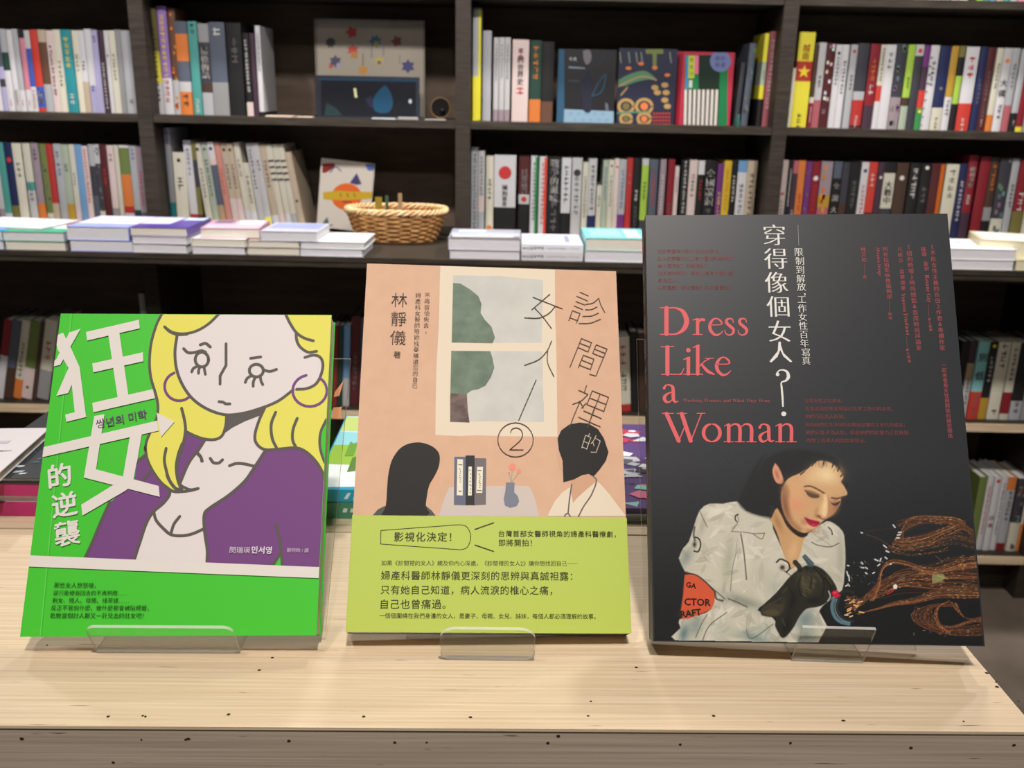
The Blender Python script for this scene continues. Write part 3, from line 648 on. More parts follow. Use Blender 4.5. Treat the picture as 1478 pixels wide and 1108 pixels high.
# little printed marks on the two front spines
for o in [o for o in COL.objects if o.get('label', '').startswith('white book with printed spine')]:
    zz = o.location.z; m = MB(); rnd = random.Random(3)
    for (a, b, s, g) in ((.003, .05, .0085, (60, 60, 66)), (.057, .078, .005, (140, 140, 150)), (.082, .105, .005, (120, 120, 130)), (.11, .137, .004, (150, 150, 156))):
        x = a
        while x < b:
            for _ in range(3):
                q = rnd.uniform(-.4, .3)*s; m.poly([(x, -.0002, .0095+q), (x+s*.8, -.0002, .0095+q), (x+s*.8, -.0002, .0095+q+s*.16), (x, -.0002, .0095+q+s*.16)], [(0, 1, 2, 3)], mat(g))
            x += s
    m.build('spine_lettering', o)

# ------------------------------------------------------------------ upright boards, face-out books
def upright(name, x0, x1, ytop, zb, Y, t, cover, lean=0, roll=0, yref=None, side=None, pages=True):
    """a board or book facing out; x0/x1 measured at its foot"""
    yb = yref
    a, b = on_y(x0, yb, Y), on_y(x1, yb, Y); tp = on_y((x0+x1)/2, ytop, Y)
    le, ro = math.radians(lean), math.radians(roll)
    u = Vector((1, 0, 0)); v = Vector((0, math.sin(le), math.cos(le)))
    u2 = u*math.cos(ro)-v*math.sin(ro); v2 = u*math.sin(ro)+v*math.cos(ro)
    w = b.x-a.x; h = (tp.z-zb)/math.cos(le)
    lift = abs(w*math.sin(ro)) if ro > 0 else 0
    sh = Sheet((a.x, Y, zb+.0004+lift), u2, v2, w, h)
    mb = MB(); c = mat(cover, .4, .45)
    if pages:
        mb.box(0, w, 0, h, -.001, 0, c); mb.box(0, w, 0, h, -t, -t+.001, c); mb.box(0, .001, 0, h, -t+.001, -.001, mat(side, .4) if side else c)
    else: mb.box(0, w, 0, h, -t, 0, c)
    o = mb.build(name, matrix=sh.M)
    if pages:
        pg = MB(); pg.box(.0012, w-.002, .002, h-.002, -t+.0012, -.0012, PAPER); pg.build('page_block', o)
    return o, sh

# sea-creature print and night picture book
o, sh = upright('picture_print', 458, 613.5, 28, SH_MID, 2.66, .006, (150, 142, 128), lean=2, yref=170, pages=False)
tag(o, 'glossy framed print of small coloured sea creatures on grey', 'picture')
p = Print(sh, step=.00003, z=.0002).frame(430, 0, 5.54)
p.fill([(160, 180), (1005, 195), (1005, 780), (160, 780)], (170, 160, 144))
for cx, cy, r, c, k in ((430, 258, 52, (190, 40, 44), 5), (262, 340, 48, (36, 36, 46), 8), (440, 400, 50, (196, 60, 60), 6), (450, 440, 40, (186, 130, 60), 4), (620, 330, 55, (40, 100, 150), 7), (625, 350, 30, (176, 170, 50), 5), (790, 330, 50, (130, 36, 36), 5),
        (300, 490, 52, (70, 66, 100), 6), (265, 530, 22, (190, 80, 50), 5), (520, 560, 46, (200, 140, 60), 6), (650, 490, 42, (206, 180, 60), 6), (650, 500, 22, (90, 100, 150), 5), (880, 530, 58, (60, 60, 120), 6), (325, 520, 24, (170, 160, 190), 5)):
    p.fill([(cx+r*(1 if j % 2 else .62)*math.cos(math.pi*j/k), cy+r*(1 if j % 2 else .62)*math.sin(math.pi*j/k)) for j in range(2*k)], c)
p.stroke([(520, 520), (520, 430)], 8, (120, 100, 60)); p.stroke([(590, 380), (590, 460)], 7, (100, 116, 120)); p.stroke([(685, 370), (685, 440)], 7, (110, 120, 130)); p.stroke([(815, 440), (815, 510)], 6, (110, 110, 120))
p.build('cover_print', o)
fm = MB(); fm.tube([(.003, .004, .001), (sh.w-.003, .004, .001), (sh.w-.003, sh.h-.003, .001), (.003, sh.h-.003, .001)], .0016, mat((120, 112, 100), .15, .8), 6, closed=True); fm.build('frame', o)
sleeve = MB(); gl = acrylic('clear_sleeve', (.97, .97, .97, 1), 1.6, .04); n = 14
rnd = random.Random(5); g = [[(sh.w*i/n, sh.h*j/10, .0045+rnd.uniform(0, .003)) for i in range(n+1)] for j in range(11)]
sleeve.poly([q for r in g for q in r], [(j*(n+1)+i, j*(n+1)+i+1, (j+1)*(n+1)+i+1, (j+1)*(n+1)+i) for j in range(10) for i in range(n)], gl, False)
sleeve.build('plastic_sleeve', o, 'clear wrinkled plastic sleeve')
o, sh = upright('picture_book', 457, 605, 110, SH_MID, 2.585, .012, (16, 26, 44), lean=6, yref=170)
tag(o, 'dark navy picture book of a night scene below the sea print', 'book')
p = Print(sh, step=.00003, z=.0002).frame(430, 0, 5.54)
p.fill([(185, 640), (945, 655), (945, 930), (185, 925)], (12, 16, 26))
p.fill([(700, 680), (740, 740), (760, 830), (720, 900), (620, 890), (600, 800), (650, 720)], (20, 70, 100), 3)
p.fill([(445, 705), (465, 705), (475, 780), (455, 780)], (220, 220, 170)); p.disc(898, 810, 13, 17, (190, 200, 200))
p.fill([(230, 820), (300, 860), (360, 925), (210, 925)], (30, 50, 52)); p.fill([(540, 790), (590, 770), (600, 860), (560, 840)], (34, 34, 60), 2)
p.stroke([(175, 632), (955, 645)], 16, (22, 62, 92), 1); p.build('cover_print', o)

# round clock
c0 = on_y(636, 150, 2.60); R = .030
R = .026; ck = empty('round_clock', Matrix.Translation((c0.x, 2.60, SH_MID+.0003))); bpy.context.view_layer.update()
m = MB(); zc = R+.004; k = 32
m.poly([(R*.92*math.cos(2*math.pi*i/k), y, zc+R*.92*math.sin(2*math.pi*i/k)) for y in (-.008, .012) for i in range(k)], [(i, (i+1) % k, k+(i+1) % k, k+i) for i in range(k)] + [tuple(range(k)), tuple(range(2*k-1, k-1, -1))], mat((30, 27, 26), .3))
m.build('body', ck)
m = MB(); m.tube([(R*math.cos(2*math.pi*i/k), -.008, zc+R*math.sin(2*math.pi*i/k)) for i in range(k)], .0009, mat((160, 122, 60), .3, .9), 6, closed=True); m.build('rim', ck, 'gold rim')
m = MB(); m.tube([(.006, -.010, zc-.014), (.006, -.010, zc-.002)], .007, mat((14, 13, 13), .5), 10); m.build('dial', ck)
for sx in (-1, 1):
    m = MB(); m.tube([(sx*.012, 0, .0045), (sx*.014, 0, .0005)], .003, mat((60, 52, 44), .4), 8); m.build('foot', ck)
tag(ck, 'small round black clock with a gold rim at the right end of its shelf', 'clock')
# cards on the shelf edge
for x0, x1, d, t, c, lb, yw in ((384, 424, .035, .004, (196, 178, 160), 'folded beige leaflet lying by the leaning white book', -6), (428, 452, .03, .003, (190, 176, 160), 'small beige card left of the navy picture book', 0), (537, 572, .02, .003, (176, 182, 186), 'thin grey card in front of the navy picture book', 0),
        (574, 604, .028, .006, (150, 146, 140), 'grey folded card with a bright corner', 0), (613, 644, .02, .003, (150, 144, 136), 'thin card in front of the round clock', 0), (1063, 1068, .02, .03, (50, 90, 80), 'small dark green tag by the leaning books', 0)):
    a, b = on_y(x0, 170, 2.515), on_y(x1, 170, 2.515)
    m = MB(); w = b.x-a.x; m.box(0, w, 0, d, 0, t*.45, mat(c)); m.box(.001, w-.002, .001, d-.002, t*.45, t, mat(tuple(min(255, v+14) for v in c)))
    tag(m.build('card', matrix=Matrix.Translation((a.x, 2.508, SH_MID+.0003)) @ Matrix.Rotation(math.radians(yw), 4, 'Z')), lb, 'card')

# picture card by the basket
o, sh = upright('picture_card', 457, 533, 236, LEDGE, 2.61, .012, (206, 198, 186), lean=7, roll=5, yref=330)
tag(o, 'white picture book with an orange circle standing behind the basket', 'book')
p = Print(sh, step=.00003, z=.0002).frame(430, 190, 5.54)
p.fill([(196, 255), (295, 255), (270, 300), (200, 330)], (130, 40, 40), 3); p.fill([(540, 260), (622, 262), (612, 305), (560, 310)], (90, 110, 170), 3)
p.disc(390, 520, 122, 108, (216, 100, 40)); p.fill([(200, 485), (330, 470), (420, 480), (606, 482), (606, 535), (420, 545), (300, 548), (205, 540)], (196, 160, 40))
p.fill([(415, 410), (470, 330), (510, 420), (470, 425)], (70, 62, 110)); p.stroke([(260, 325), (300, 280), (345, 315)], 9, (90, 90, 130)); p.fill([(190, 740), (235, 680), (250, 735), (290, 750), (200, 752)], (90, 96, 110)); p.stroke([(360, 560), (425, 562)], 9, (90, 60, 50))
for x in (340, 395, 450): p.stroke([(x, 495), (x+6, 520)], 8, (110, 90, 40))
p.build('cover_print', o)

# wicker basket
bc = on_z(584, 334, LEDGE); BC = Vector((bc.x, 2.47, LEDGE+.0005))
bk = empty('wicker_basket', Matrix.Translation(BC)); bpy.context.view_layer.update()
WK = noise_mat('wicker', (150, 100, 52), (206, 158, 98), (1, 1, 1), 60, 0.45, 3, spec=.5); WKL = noise_mat('pale_wicker', (206, 166, 112), (236, 204, 156), (1, 1, 1), 50, 0.45, 3, spec=.5)
HB = .078
def ell(a, t, e=0.0):
    f = t**.8; rx, ry = .098+(.129-.098)*f+e, .062+(.085-.062)*f+e
    return Vector((rx*math.copysign(abs(math.cos(a))**.85, math.cos(a)), ry*math.copysign(abs(math.sin(a))**.85, math.sin(a)), t*HB))
NS = 28
m = MB()
for r in range(13):
    t = (r+.5)/13.5; n = NS*4
    m.tube([ell(2*math.pi*i/n, t, .0022*math.cos(math.pi*(i/4+r)))+Vector((0, 0, .003)) for i in range(n)], .0029, WK, 5, closed=True)
m.build('woven_wall', bk, kind='stuff')
for i in range(NS):
    a = 2*math.pi*(i+.5)/NS; m = MB(); m.tube([ell(a, 0)+Vector((0, 0, .002)), ell(a, .5), ell(a, 1)+Vector((0, 0, .003))], .0019, WK, 5); m.build('stake', bk)
m = MB(); n = 180
for ph in (0, 2.09, 4.19):
    m.tube([ell(2*math.pi*i/n, 1, .005*math.cos(16*2*math.pi*i/n+ph))+Vector((0, 0, .004+.0055*math.sin(16*2*math.pi*i/n+ph))) for i in range(n)], .0031, WKL, 6, closed=True)
m.build('braided_rim', bk, 'pale braided rim')
m = MB(); pts = [(.93*ell(2*math.pi*i/36, 0).x, .93*ell(2*math.pi*i/36, 0).y) for i in range(36)]; m.prism(pts, 0.0, .004, WK); m.build('base', bk)
tag(bk, 'shallow oval wicker basket with a braided rim on the ledge', 'basket')
def tuft(x, y, c, w, h, lb, Y=2.45):
    q = on_y(x, y, Y); zb = BC.z+.0045
    m = MB(); m.prism([(-w/2, -.004), (w/2, -.004), (w/2*.8, .004), (-w/2*.8, .004)], 0, q.z-zb+h*.3, mat(c))
    o = m.build('paper_tag', matrix=Matrix.Translation((q.x, Y, zb)) @ Matrix.Rotation(.3, 4, 'Z')); tag(o, lb, 'tag')
tuft(577, 280, (150, 124, 92), .010, .006, 'tan tag standing up out of the wicker basket')
tuft(558, 283, (60, 84, 62), .008, .004, 'green tag standing up in the wicker basket')
tuft(546, 285, (140, 118, 40), .018, .003, 'yellow card standing up at the left of the basket')

# face-out books on the upper middle shelf
o, sh = upright('book', 803, 885.5, 71, SH_MID, 2.57, .024, (22, 22, 26), lean=3, yref=179)
tag(o, 'face-out black book with a thin face and pale blue paper band', 'book')
p = Print(sh, step=.00003, z=.0002).frame(670, 0, 5.54)
p.fill([(735, 395), (800, 395), (800, 1000), (725, 1000)], (46, 84, 110)); p.fill([(800, 872), (1195, 890), (1195, 1005), (795, 1000)], (130, 158, 176))
p.fill([(950, 405), (1000, 398), (1018, 450), (1005, 500), (975, 515), (955, 470)], (110, 106, 110), 3); p.fill([(945, 640), (1010, 560), (1020, 880), (950, 880)], (36, 38, 52), 2)
p.text('卡夫', (835, 485), (900, 485), (190, 190, 190)); p.fill([(835, 530), (965, 540), (965, 552), (835, 544)], (120, 130, 140)); p.fill([(835, 640), (920, 645), (920, 653), (835, 648)], (70, 76, 86))
p.stroke([(1020, 770), (1080, 650), (1130, 600), (1100, 730), (1020, 770)], 6, (40, 90, 116)); p.stroke([(1060, 540), (1130, 430)], 5, (34, 60, 74)); p.fill([(1125, 820), (1150, 830), (1155, 885), (1130, 885)], (90, 96, 104))
for i in range(10): p.fill([(840+i*32, 900+(i % 2)*50), (865+i*32, 900+(i % 2)*50), (865+i*32, 915+(i % 2)*50), (840+i*32, 915+(i % 2)*50)], (110, 150, 180))
p.build('cover_print', o)
o, sh = upright('book', 889, 972, 70, SH_MID, 2.57, .018, (30, 34, 56), lean=3, yref=180)
tag(o, 'face-out navy book with ochre and green ornamental lettering', 'book')
p = Print(sh, step=.00003, z=.0002).frame(900, 0, 5.54)
OC, GN, ORG = (168, 136, 84), (84, 124, 96), (206, 116, 66)
p.fill([(-40, 640), (30, 600), (150, 565), (215, 590), (260, 635), (200, 635), (100, 655), (0, 690), (-40, 680)], GN, 3); p.stroke([(-40, 690), (60, 640), (160, 610), (262, 640)], 10, OC)
p.fill([(175, 395), (315, 392), (318, 430), (265, 430), (262, 560), (235, 560), (232, 430), (180, 430)], (110, 120, 66))
for x, y, r in ((20, 850, 58), (165, 850, 62), (165, 950, 50), (20, 950, 44)): p.ring(x, y, r, r*.9, 24, OC); p.disc(x, y, r*.5, r*.5, ORG if x > 100 else (110, 100, 60))
p.stroke([(-60, 905), (200, 890)], 14, GN); p.stroke([(-20, 760), (30, 700)], 10, OC)
for x, y in ((330, 680), (340, 740), (330, 800), (350, 850), (250, 700), (270, 740)): p.disc(x, y, 30, 22, OC, 8)
for x, y in ((140, 510), (40, 545), (250, 540), (350, 600)): p.disc(x, y, 24, 14, ORG, 8)
for x in (-30, 40, 100, 140, 370): p.stroke([(x, 420), (x+10, 500)], 10, (120, 124, 110)); 
for i in range(6):
    for j in range(4): p.fill([(235+i*24, 900+j*28), (252+i*24, 900+j*28), (252+i*24, 916+j*28), (235+i*24, 916+j*28)], (170, 60, 54))
p.build('cover_print', o)
def redbook(dx, Y, lb, full=True):
    o, sh = upright('book', 979.5+dx, 1053+dx*.2, 75, SH_MID, Y, .012, (170, 36, 60), lean=3, yref=181)
    tag(o, lb, 'book', 'matching red edged books, one behind the other')
    if not full: return
    p = Print(sh, step=.00003, z=.0002).frame(900, 0, 5.54)
    p.fill([(495, 440), (835, 440), (830, 1003), (480, 1003)], (26, 110, 64)); p.fill([(600, 440), (775, 440), (765, 715), (600, 715)], (24, 40, 30))
    p.fill([(500, 445), (520, 445), (515, 710), (495, 710)], (60, 130, 180)); p.fill([(520, 445), (570, 445), (565, 625), (517, 625)], (176, 190, 60)); p.chars('歷史文', (545, 480), (542, 590), 34, (60, 70, 40)); p.fill([(568, 445), (602, 445), (598, 590), (568, 590)], (214, 110, 140)); p.fill([(525, 640), (550, 640), (548, 700), (522, 700)], (190, 190, 180))
    p.fill([(482, 715), (768, 715), (755, 1003), (475, 1003)], (40, 36, 34))
    for i in range(8): p.fill([(487+i*35.5, 716), (508+i*35.5, 716), (502+i*34.5, 1002), (481+i*34.5, 1002)], (196, 190, 180))
    p.disc(774, 490, 84, 86, (104, 112, 156)); p.chars('讀冊', (750, 465), (750, 520), 40, (50, 54, 84)); p.chars('好書', (795, 465), (795, 520), 40, (50, 54, 84))
    p.build('cover_print', o)
redbook(0, 2.56, 'face-out red edged green book with a round blue sticker')
redbook(-4, 2.578, 'red edged book directly behind the one with blue sticker', False)
redbook(-8, 2.596, 'rearmost red edged book behind the one with blue sticker', False)

# ------------------------------------------------------------------ magazines and books lying on the table
def on_table(x, y, z=0): return on_z(x, y, TABLE_Z+z)
TG = 'books lying flat at the back of the table'
p0, p1 = on_table(-60, 744), on_table(165, 747)
lying('book', p0.x, p0.y, TABLE_Z+.0003, p1.x-p0.x, .19, .0235, 1.3, (176, 40, 104), 'magenta hardback at the back left of the table', group=TG, tc=.009, pages=WP, spine='B', inset=.003)
zt = .0242
q0, q1 = on_table(-70, 700, zt), on_table(120, 702, zt)
lying('magazine', q0.x, q0.y+.004, TABLE_Z+zt, q1.x-q0.x, .16, .004, 1, (42, 46, 52), 'dark magazine with white lettering on the magenta hardback', 'magazine', TG, tc=.0006, pages=WP)
mg = COL.objects['magazine']; pm = MB(); rnd = random.Random(4)
for i in range(60):
    x, y = rnd.uniform(.03, .13), rnd.uniform(.005, .05); s = rnd.uniform(.001, .004); pm.poly([(x, y, .00415), (x+s*1.6, y+s*.3, .00415), (x+s*1.8, y+s*1.2, .00415), (x+s*.2, y+s, .00415)], [(0, 1, 2, 3)], mat(rnd.choice([(160, 170, 176), (90, 100, 108), (196, 202, 206), (70, 90, 100)])))
pm.build('cover_print', mg)
zt = .0287; a, b = on_table(-8, 702, zt), on_table(72, 617, zt+.006)
dv = b-a; dv.z = 0; ang = math.atan2(dv.y, dv.x)-math.pi/2; r0 = a-Vector((math.cos(ang), math.sin(ang), 0))*.21
lying('magazine', r0.x, r0.y, TABLE_Z+zt, .21, dv.length, .006, math.degrees(ang), (222, 216, 220), 'white magazine on the dark one at the left edge', 'magazine', TG, tc=.0008, pages=noise_mat('beige_spine_edge', (150, 138, 124), (180, 168, 150), (1, 1, 1), 80), spine='B',
      top=[(.86, .5, .96, .53, (186, 180, 186)), (.8, .2, .9, .23, (190, 184, 190)), (.7, .7, .92, .72, (196, 190, 200))], inset=.0006)
# pile between the green and the peach book
p0, p1 = on_table(452, 748), on_table(585, 749)
lying('book', p0.x, p0.y, TABLE_Z+.0003, p1.x-p0.x, .15, .0115, 1.3, (74, 136, 112), 'green spined book between the green and peach books', group=TG, spine='F')
m = MB(); 
for i, x in enumerate((.020, .025, .030, .036, .042, .047)): m.poly([(x, -.0001, .0045), (x+.003, -.0001, .0045), (x+.0036, -.0001, .0075), (x+.0008, -.0001, .0075)], [(0, 1, 2, 3)], mat((206, 222, 214)))
m.build('spine_lettering', [o for o in COL.objects if o.get('label', '').startswith('green spined book between')][0])
o = lying('book', p0.x, p0.y+.001, TABLE_Z+.0121, p1.x-p0.x, .15, .009, 1.3, (40, 160, 196), 'cyan spined book with a leafy cover, on the green one', group=TG, spine='F',
      top=[(.01, .02, .99, .99, (232, 240, 240)), (.01, .3, .99, .62, (150, 190, 70)), (.01, .55, .99, .75, (150, 214, 224)), (.01, .76, .99, .98, (196, 216, 130)), (.3, .2, .45, .38, (90, 130, 60)), (.5, .3, .62, .5, (60, 110, 80)), (.2, .4, .3, .6, (110, 160, 60)), (.42, .6, .6, .68, (200, 220, 90))])
m = MB()
for i, x in enumerate((.021, .027, .034, .040, .046)): m.poly([(x, -.0001, .002), (x+.0025, -.0001, .002), (x+.005, -.0001, .0066), (x+.0026, -.0001, .0066)], [(0, 1, 2, 3)], mat((220, 240, 246)))
m.build('spine_lettering', o)
# pile between the peach and the black book
p0, p1 = on_table(868, 752), on_table(1075, 753)
lying('book', p0.x, p0.y, TABLE_Z+.0003, p1.x-p0.x, .16, .0055, 1.3, (222, 220, 226), 'white book between the peach and black books', group=TG, pages=WP)
o = lying('magazine', p0.x, p0.y+.001, TABLE_Z+.0061, p1.x-p0.x, .17, .0035, 1.3, (96, 70, 130), 'magazine with a coloured collage cover between front books', 'magazine', TG, pages=WP, spine='F')
m = MB(); rnd = random.Random(11); zt_ = .0035
cols = [(196, 60, 90), (214, 214, 222), (236, 236, 240), (60, 58, 62), (110, 110, 118), (150, 210, 196), (60, 110, 170), (220, 150, 60), (200, 206, 214), (226, 120, 150)]
for i in range(150):
    zt_ += .000004; x, y = rnd.uniform(.004, .12), rnd.uniform(.005, .155); s = rnd.uniform(.003, .011)
    k = rnd.choice([3, 4, 5]); c = rnd.choice(cols[5:] if y < .04 else cols[1:5]+cols[8:9] if y < .12 else cols[:3])
    m.poly([(x+s*math.cos(2*math.pi*j/k+i), min(.166, max(.002, y+.7*s*math.sin(2*math.pi*j/k+i))), zt_) for j in range(k)], [tuple(range(k))], mat(c))
m.build('cover_print', o)

# ------------------------------------------------------------------ the three books on their acrylic stands
def pose(X, Y, Zr, yaw, al, rl, w, h):
    u = Vector((math.cos(yaw), math.sin(yaw), 0)); n0 = Vector((-math.sin(yaw), math.cos(yaw), 0))
    v = Vector((0, 0, math.cos(al))) + n0*math.sin(al)
    return Sheet((X, Y, CAMZ+Zr), u*math.cos(rl)+v*math.sin(rl), -u*math.sin(rl)+v*math.cos(rl), w, h)
def front_book(sh, t, cover, back, label, hard=False):
    mb = MB(); w, h = sh.w, sh.h; c = mat(cover, .42, .3); tc = .0006 if not hard else .0022
    mb.box(0, w, 0, h, -tc, 0, c); mb.box(0, w, 0, h, -t, -t+tc, mat(back, .4)); 
    mb.box(0, .0006 if not hard else .002, 0, h, -t+tc, -tc, c)
    o = mb.build('book', matrix=sh.M); tag(o, label, 'book')
    i = .0008 if not hard else .003
    pg = MB(); pg.box(.0007 if not hard else .0025, w-i, .0004 if not hard else .003, h-(.0004 if not hard else .003), -t+tc+.0001, -tc-.0001, PAPER); pg.build('page_block', o)
    return o
GS = pose(-0.245, 0.41035, -0.266, 0.02869, 0.56248, 0.00945, 0.14845, 0.17177)
MS = pose(-0.08256, 0.42109, -0.266, 0.07864, 0.63506, -0.02738, 0.14777, 0.20976)
KS = pose(0.07484, 0.41794, -0.266, -0.05357, 0.50216, 0.03444, 0.16601, 0.23079)
GB = front_book(GS, .0135, (70, 192, 52), (60, 180, 50), 'green book with a sad blonde cartoon woman, leftmost on the table')
MBK = front_book(MS, .016, (210, 168, 138), (110, 170, 150), 'peach book with two women seen from behind and a lime band')
KB = front_book(KS, .021, (44, 45, 49), (40, 41, 44), 'black hardback with a woman in gloves wiring, rightmost on the table', True)

# ---- green book -----------------------------------------------------------
A, B, C_, D = (20, 440, 4.432), (240, 440, 3.957), (20, 640, 3.957), (240, 640, 3.464)
def cv(fr, pts): return [((fr[0]+x/fr[2]), (fr[1]+y/fr[2])) for x, y in pts]
WH, YE, PU, OU = (222, 212, 212), (224, 216, 96), (116, 70, 126), (92, 86, 80)
p = Print(GS); p.frame(0, 0, 1)
hairL = cv(A, [(955, 45), (925, 100), (905, 150), (878, 250), (868, 370), (878, 470), (905, 560), (922, 640), (915, 720), (880, 800), (850, 870), (840, 930)]) + cv(C_, [(752, 20), (760, 80), (790, 150), (840, 220), (890, 262)])
hair = hairL + cv(C_, [(940, 280), (960, 250)]) + cv(B, [(80, 1020), (60, 950), (70, 880), (95, 800), (110, 720), (160, 745), (220, 765), (280, 768), (320, 745), (338, 690), (345, 620), (560, 560), (570, 590), (530, 660), (505, 740), (515, 790), (560, 825), (640, 822), (740, 815), (800, 840), (860, 900), (905, 975), (905, 900), (885, 840), (875, 780), (885, 720), (915, 660), (948, 610), (952, 40), (0, 40)])
torso = cv(B, [(345, 640), (440, 600), (560, 590), (530, 660), (505, 740), (515, 790), (560, 830), (600, 900)]) + cv(D, [(440, 120), (300, 300), (215, 330), (205, 530), (205, 600), (0, 600)]) + cv(C_, [(870, 671), (690, 664), (720, 560), (760, 450), (800, 388), (850, 345), (885, 300), (895, 265), (935, 240)]) + cv(B, [(80, 1010), (120, 920), (180, 830), (225, 768), (290, 760)])
q = [cv(A, [(372, 20)])[0], cv(C_, [(150, 1110)])[0]]
p.stroke(q, 1.6, (96, 206, 84), 1); p.stroke([(q[0][0]+1.6, q[0][1]), (q[1][0]+1.6, q[1][1])], .8, (60, 172, 46), 1)  # hinge crease: its gloss painted as a lighter line, darker line beside it
p.fill(torso, WH)
p.fill(hair, YE)
p.fill(cv(B, [(110, 720), (160, 745), (222, 768), (180, 835), (150, 870), (120, 920), (100, 965), (78, 1022), (60, 950), (70, 880), (95, 800)]), PU)
p.fill(cv(B, [(345, 632), (430, 618), (565, 578), (535, 632), (450, 665), (380, 700), (326, 738), (340, 690)]), (92, 86, 84))
p.fill(cv(B, [(562, 835), (640, 822), (740, 815), (800, 840), (860, 900), (905, 985), (908, 1100)]) + cv(D, [(790, 160), (775, 617), (200, 598), (205, 530), (190, 440), (188, 355), (220, 320), (310, 260), (390, 190), (440, 120)]), PU)
p.fill(cv(C_, [(690, 205), (705, 100), (755, 60), (790, 150), (840, 220), (895, 265), (888, 300), (860, 340), (800, 390), (760, 450), (720, 560), (690, 663), (406, 651), (450, 560), (500, 440), (548, 340), (600, 290), (650, 260)]), PU)
p.fill(cv(D, [(533, 609), (570, 565), (578, 610)]), (70, 192, 52))
p.fill(cv(B, [(305, 40), (300, 60), (240, 112), (170, 150), (100, 165), (65, 175), (50, 270), (60, 370), (95, 460), (150, 535), (230, 592), (330, 627), (430, 620), (540, 590), (640, 550), (735, 482), (800, 478), (850, 455), (880, 410), (895, 345), (880, 300), (845, 285), (860, 268), (810, 272), (765, 240), (745, 200), (742, 158), (710, 110), (680, 55), (676, 40)]), WH)
S = lambda fr, pts, w=14, c=OU, k=5: (p.frame(*fr), p.stroke(pts, w*1.22*fr[2]/3.957, c, k), p.frame(0, 0, 1))
p.stroke(hairL, 4.0, OU, 4)
S(C_, [(880, 255), (900, 268), (930, 276), (1000, 270), (1050, 258)]); S(C_, [(870, 28), (860, 90), (870, 150), (890, 210), (930, 265)]); S(C_, [(962, 0), (940, 60), (928, 130), (935, 200), (950, 245)])
S(A, [(965, 140), (1000, 172), (1050, 190), (1108, 188)]); S(B, [(0, 135), (40, 158), (100, 165), (170, 150), (240, 110), (308, 45)])
S(B, [(62, 175), (50, 270), (60, 370), (95, 460), (150, 535), (230, 592), (330, 626), (430, 620), (540, 590), (640, 548), (725, 485)])
S(B, [(792, 300), (840, 287), (880, 300), (895, 345), (880, 410), (850, 455), (800, 478), (745, 482)])
S(B, [(678, 45), (710, 110), (745, 160), (790, 190), (840, 205)]); S(B, [(742, 158), (745, 200), (765, 240), (810, 270), (858, 265)])
S(B, [(565, 582), (530, 660), (507, 740), (515, 790), (560, 825), (640, 823), (740, 816), (800, 840), (860, 900), (905, 980)])
S(B, [(915, 655), (885, 720), (877, 780), (885, 840), (906, 900)]); p.frame(*B); p.fill([(918, 670), (892, 720), (884, 780), (892, 840), (918, 890)], (70, 192, 52), 3); p.frame(0, 0, 1)
S(B, [(345, 632), (340, 690), (320, 745), (280, 768), (220, 766), (160, 746), (112, 722)]); S(B, [(88, 590), (105, 660), (110, 720), (95, 800), (70, 880), (60, 950), (78, 1022), (110, 1045), (140, 1055), (183, 1048)])
S(B, [(222, 770), (180, 835), (150, 870), (120, 920), (80, 1015)]); S(B, [(0, 940), (12, 990), (50, 1045), (90, 1052)])
S(B, [(625, 613), (600, 680), (605, 760), (632, 820)]); S(B, [(748, 648), (725, 710), (722, 770), (742, 815)])
S(B, [(175, 845), (198, 870), (206, 892)]); S(B, [(252, 876), (270, 900), (300, 902), (322, 884)]); S(B, [(362, 918), (400, 905), (450, 908), (505, 922)])
S(D, [(495, 35), (440, 120), (390, 190), (310, 260), (220, 320), (190, 355), (192, 440), (205, 530), (204, 592)]); S(D, [(550, 405), (565, 470), (575, 540), (580, 605)]); S(D, [(572, 548), (535, 606)]); S(D, [(785, 150), (790, 180)])
S(C_, [(708, 100), (755, 62)]); S(C_, [(735, 215), (775, 165)]); S(C_, [(548, 335), (500, 440), (450, 560), (408, 650)]); S(C_, [(895, 268), (885, 302), (850, 345), (800, 388), (760, 450), (722, 560), (690, 660)])
S(C_, [(800, 392), (815, 440), (860, 490), (900, 520), (960, 526), (1020, 515), (1085, 487)]); S(C_, [(898, 512), (915, 460), (948, 416)]); S(C_, [(1045, 50), (1068, 75), (1074, 100)])
S(B, [(195, 228), (225, 220), (252, 240)]); S(B, [(100, 250), (125, 272), (160, 272), (200, 262), (225, 270)]); p.frame(*B); p.ring(204, 312, 38, 42, 17, OU); p.ring(515, 375, 40, 36, 17, OU)
for q in ([(180, 350), (156, 362), (146, 382)], [(192, 356), (186, 372), (185, 390)], [(216, 350), (220, 375), (224, 396)], [(482, 305), (540, 297)], [(552, 368), (590, 380), (630, 368)], [(484, 405), (462, 420), (452, 442)], [(508, 415), (498, 440), (497, 464)], [(538, 410), (542, 435), (552, 455)],
          [(342, 222), (342, 345), (308, 405), (308, 452)], [(302, 552), (325, 555), (340, 565), (364, 565)]): p.stroke(q, 16, OU, 4 if len(q) == 3 else 1)
p.ring(75, 465, 84, 82, 15, PU, 50, 250); p.ring(820, 490, 98, 90, 15, PU, -52, 258)
p.build('cover_illustration', GB)
p = Print(GS); p.z = .00068
p.fill(cv(C_, [(84, 638), (78, 702)]) + cv(D, [(770, 673), (775, 618)]), (222, 214, 208))
T_ = (222, 214, 208); p.frame(*A)
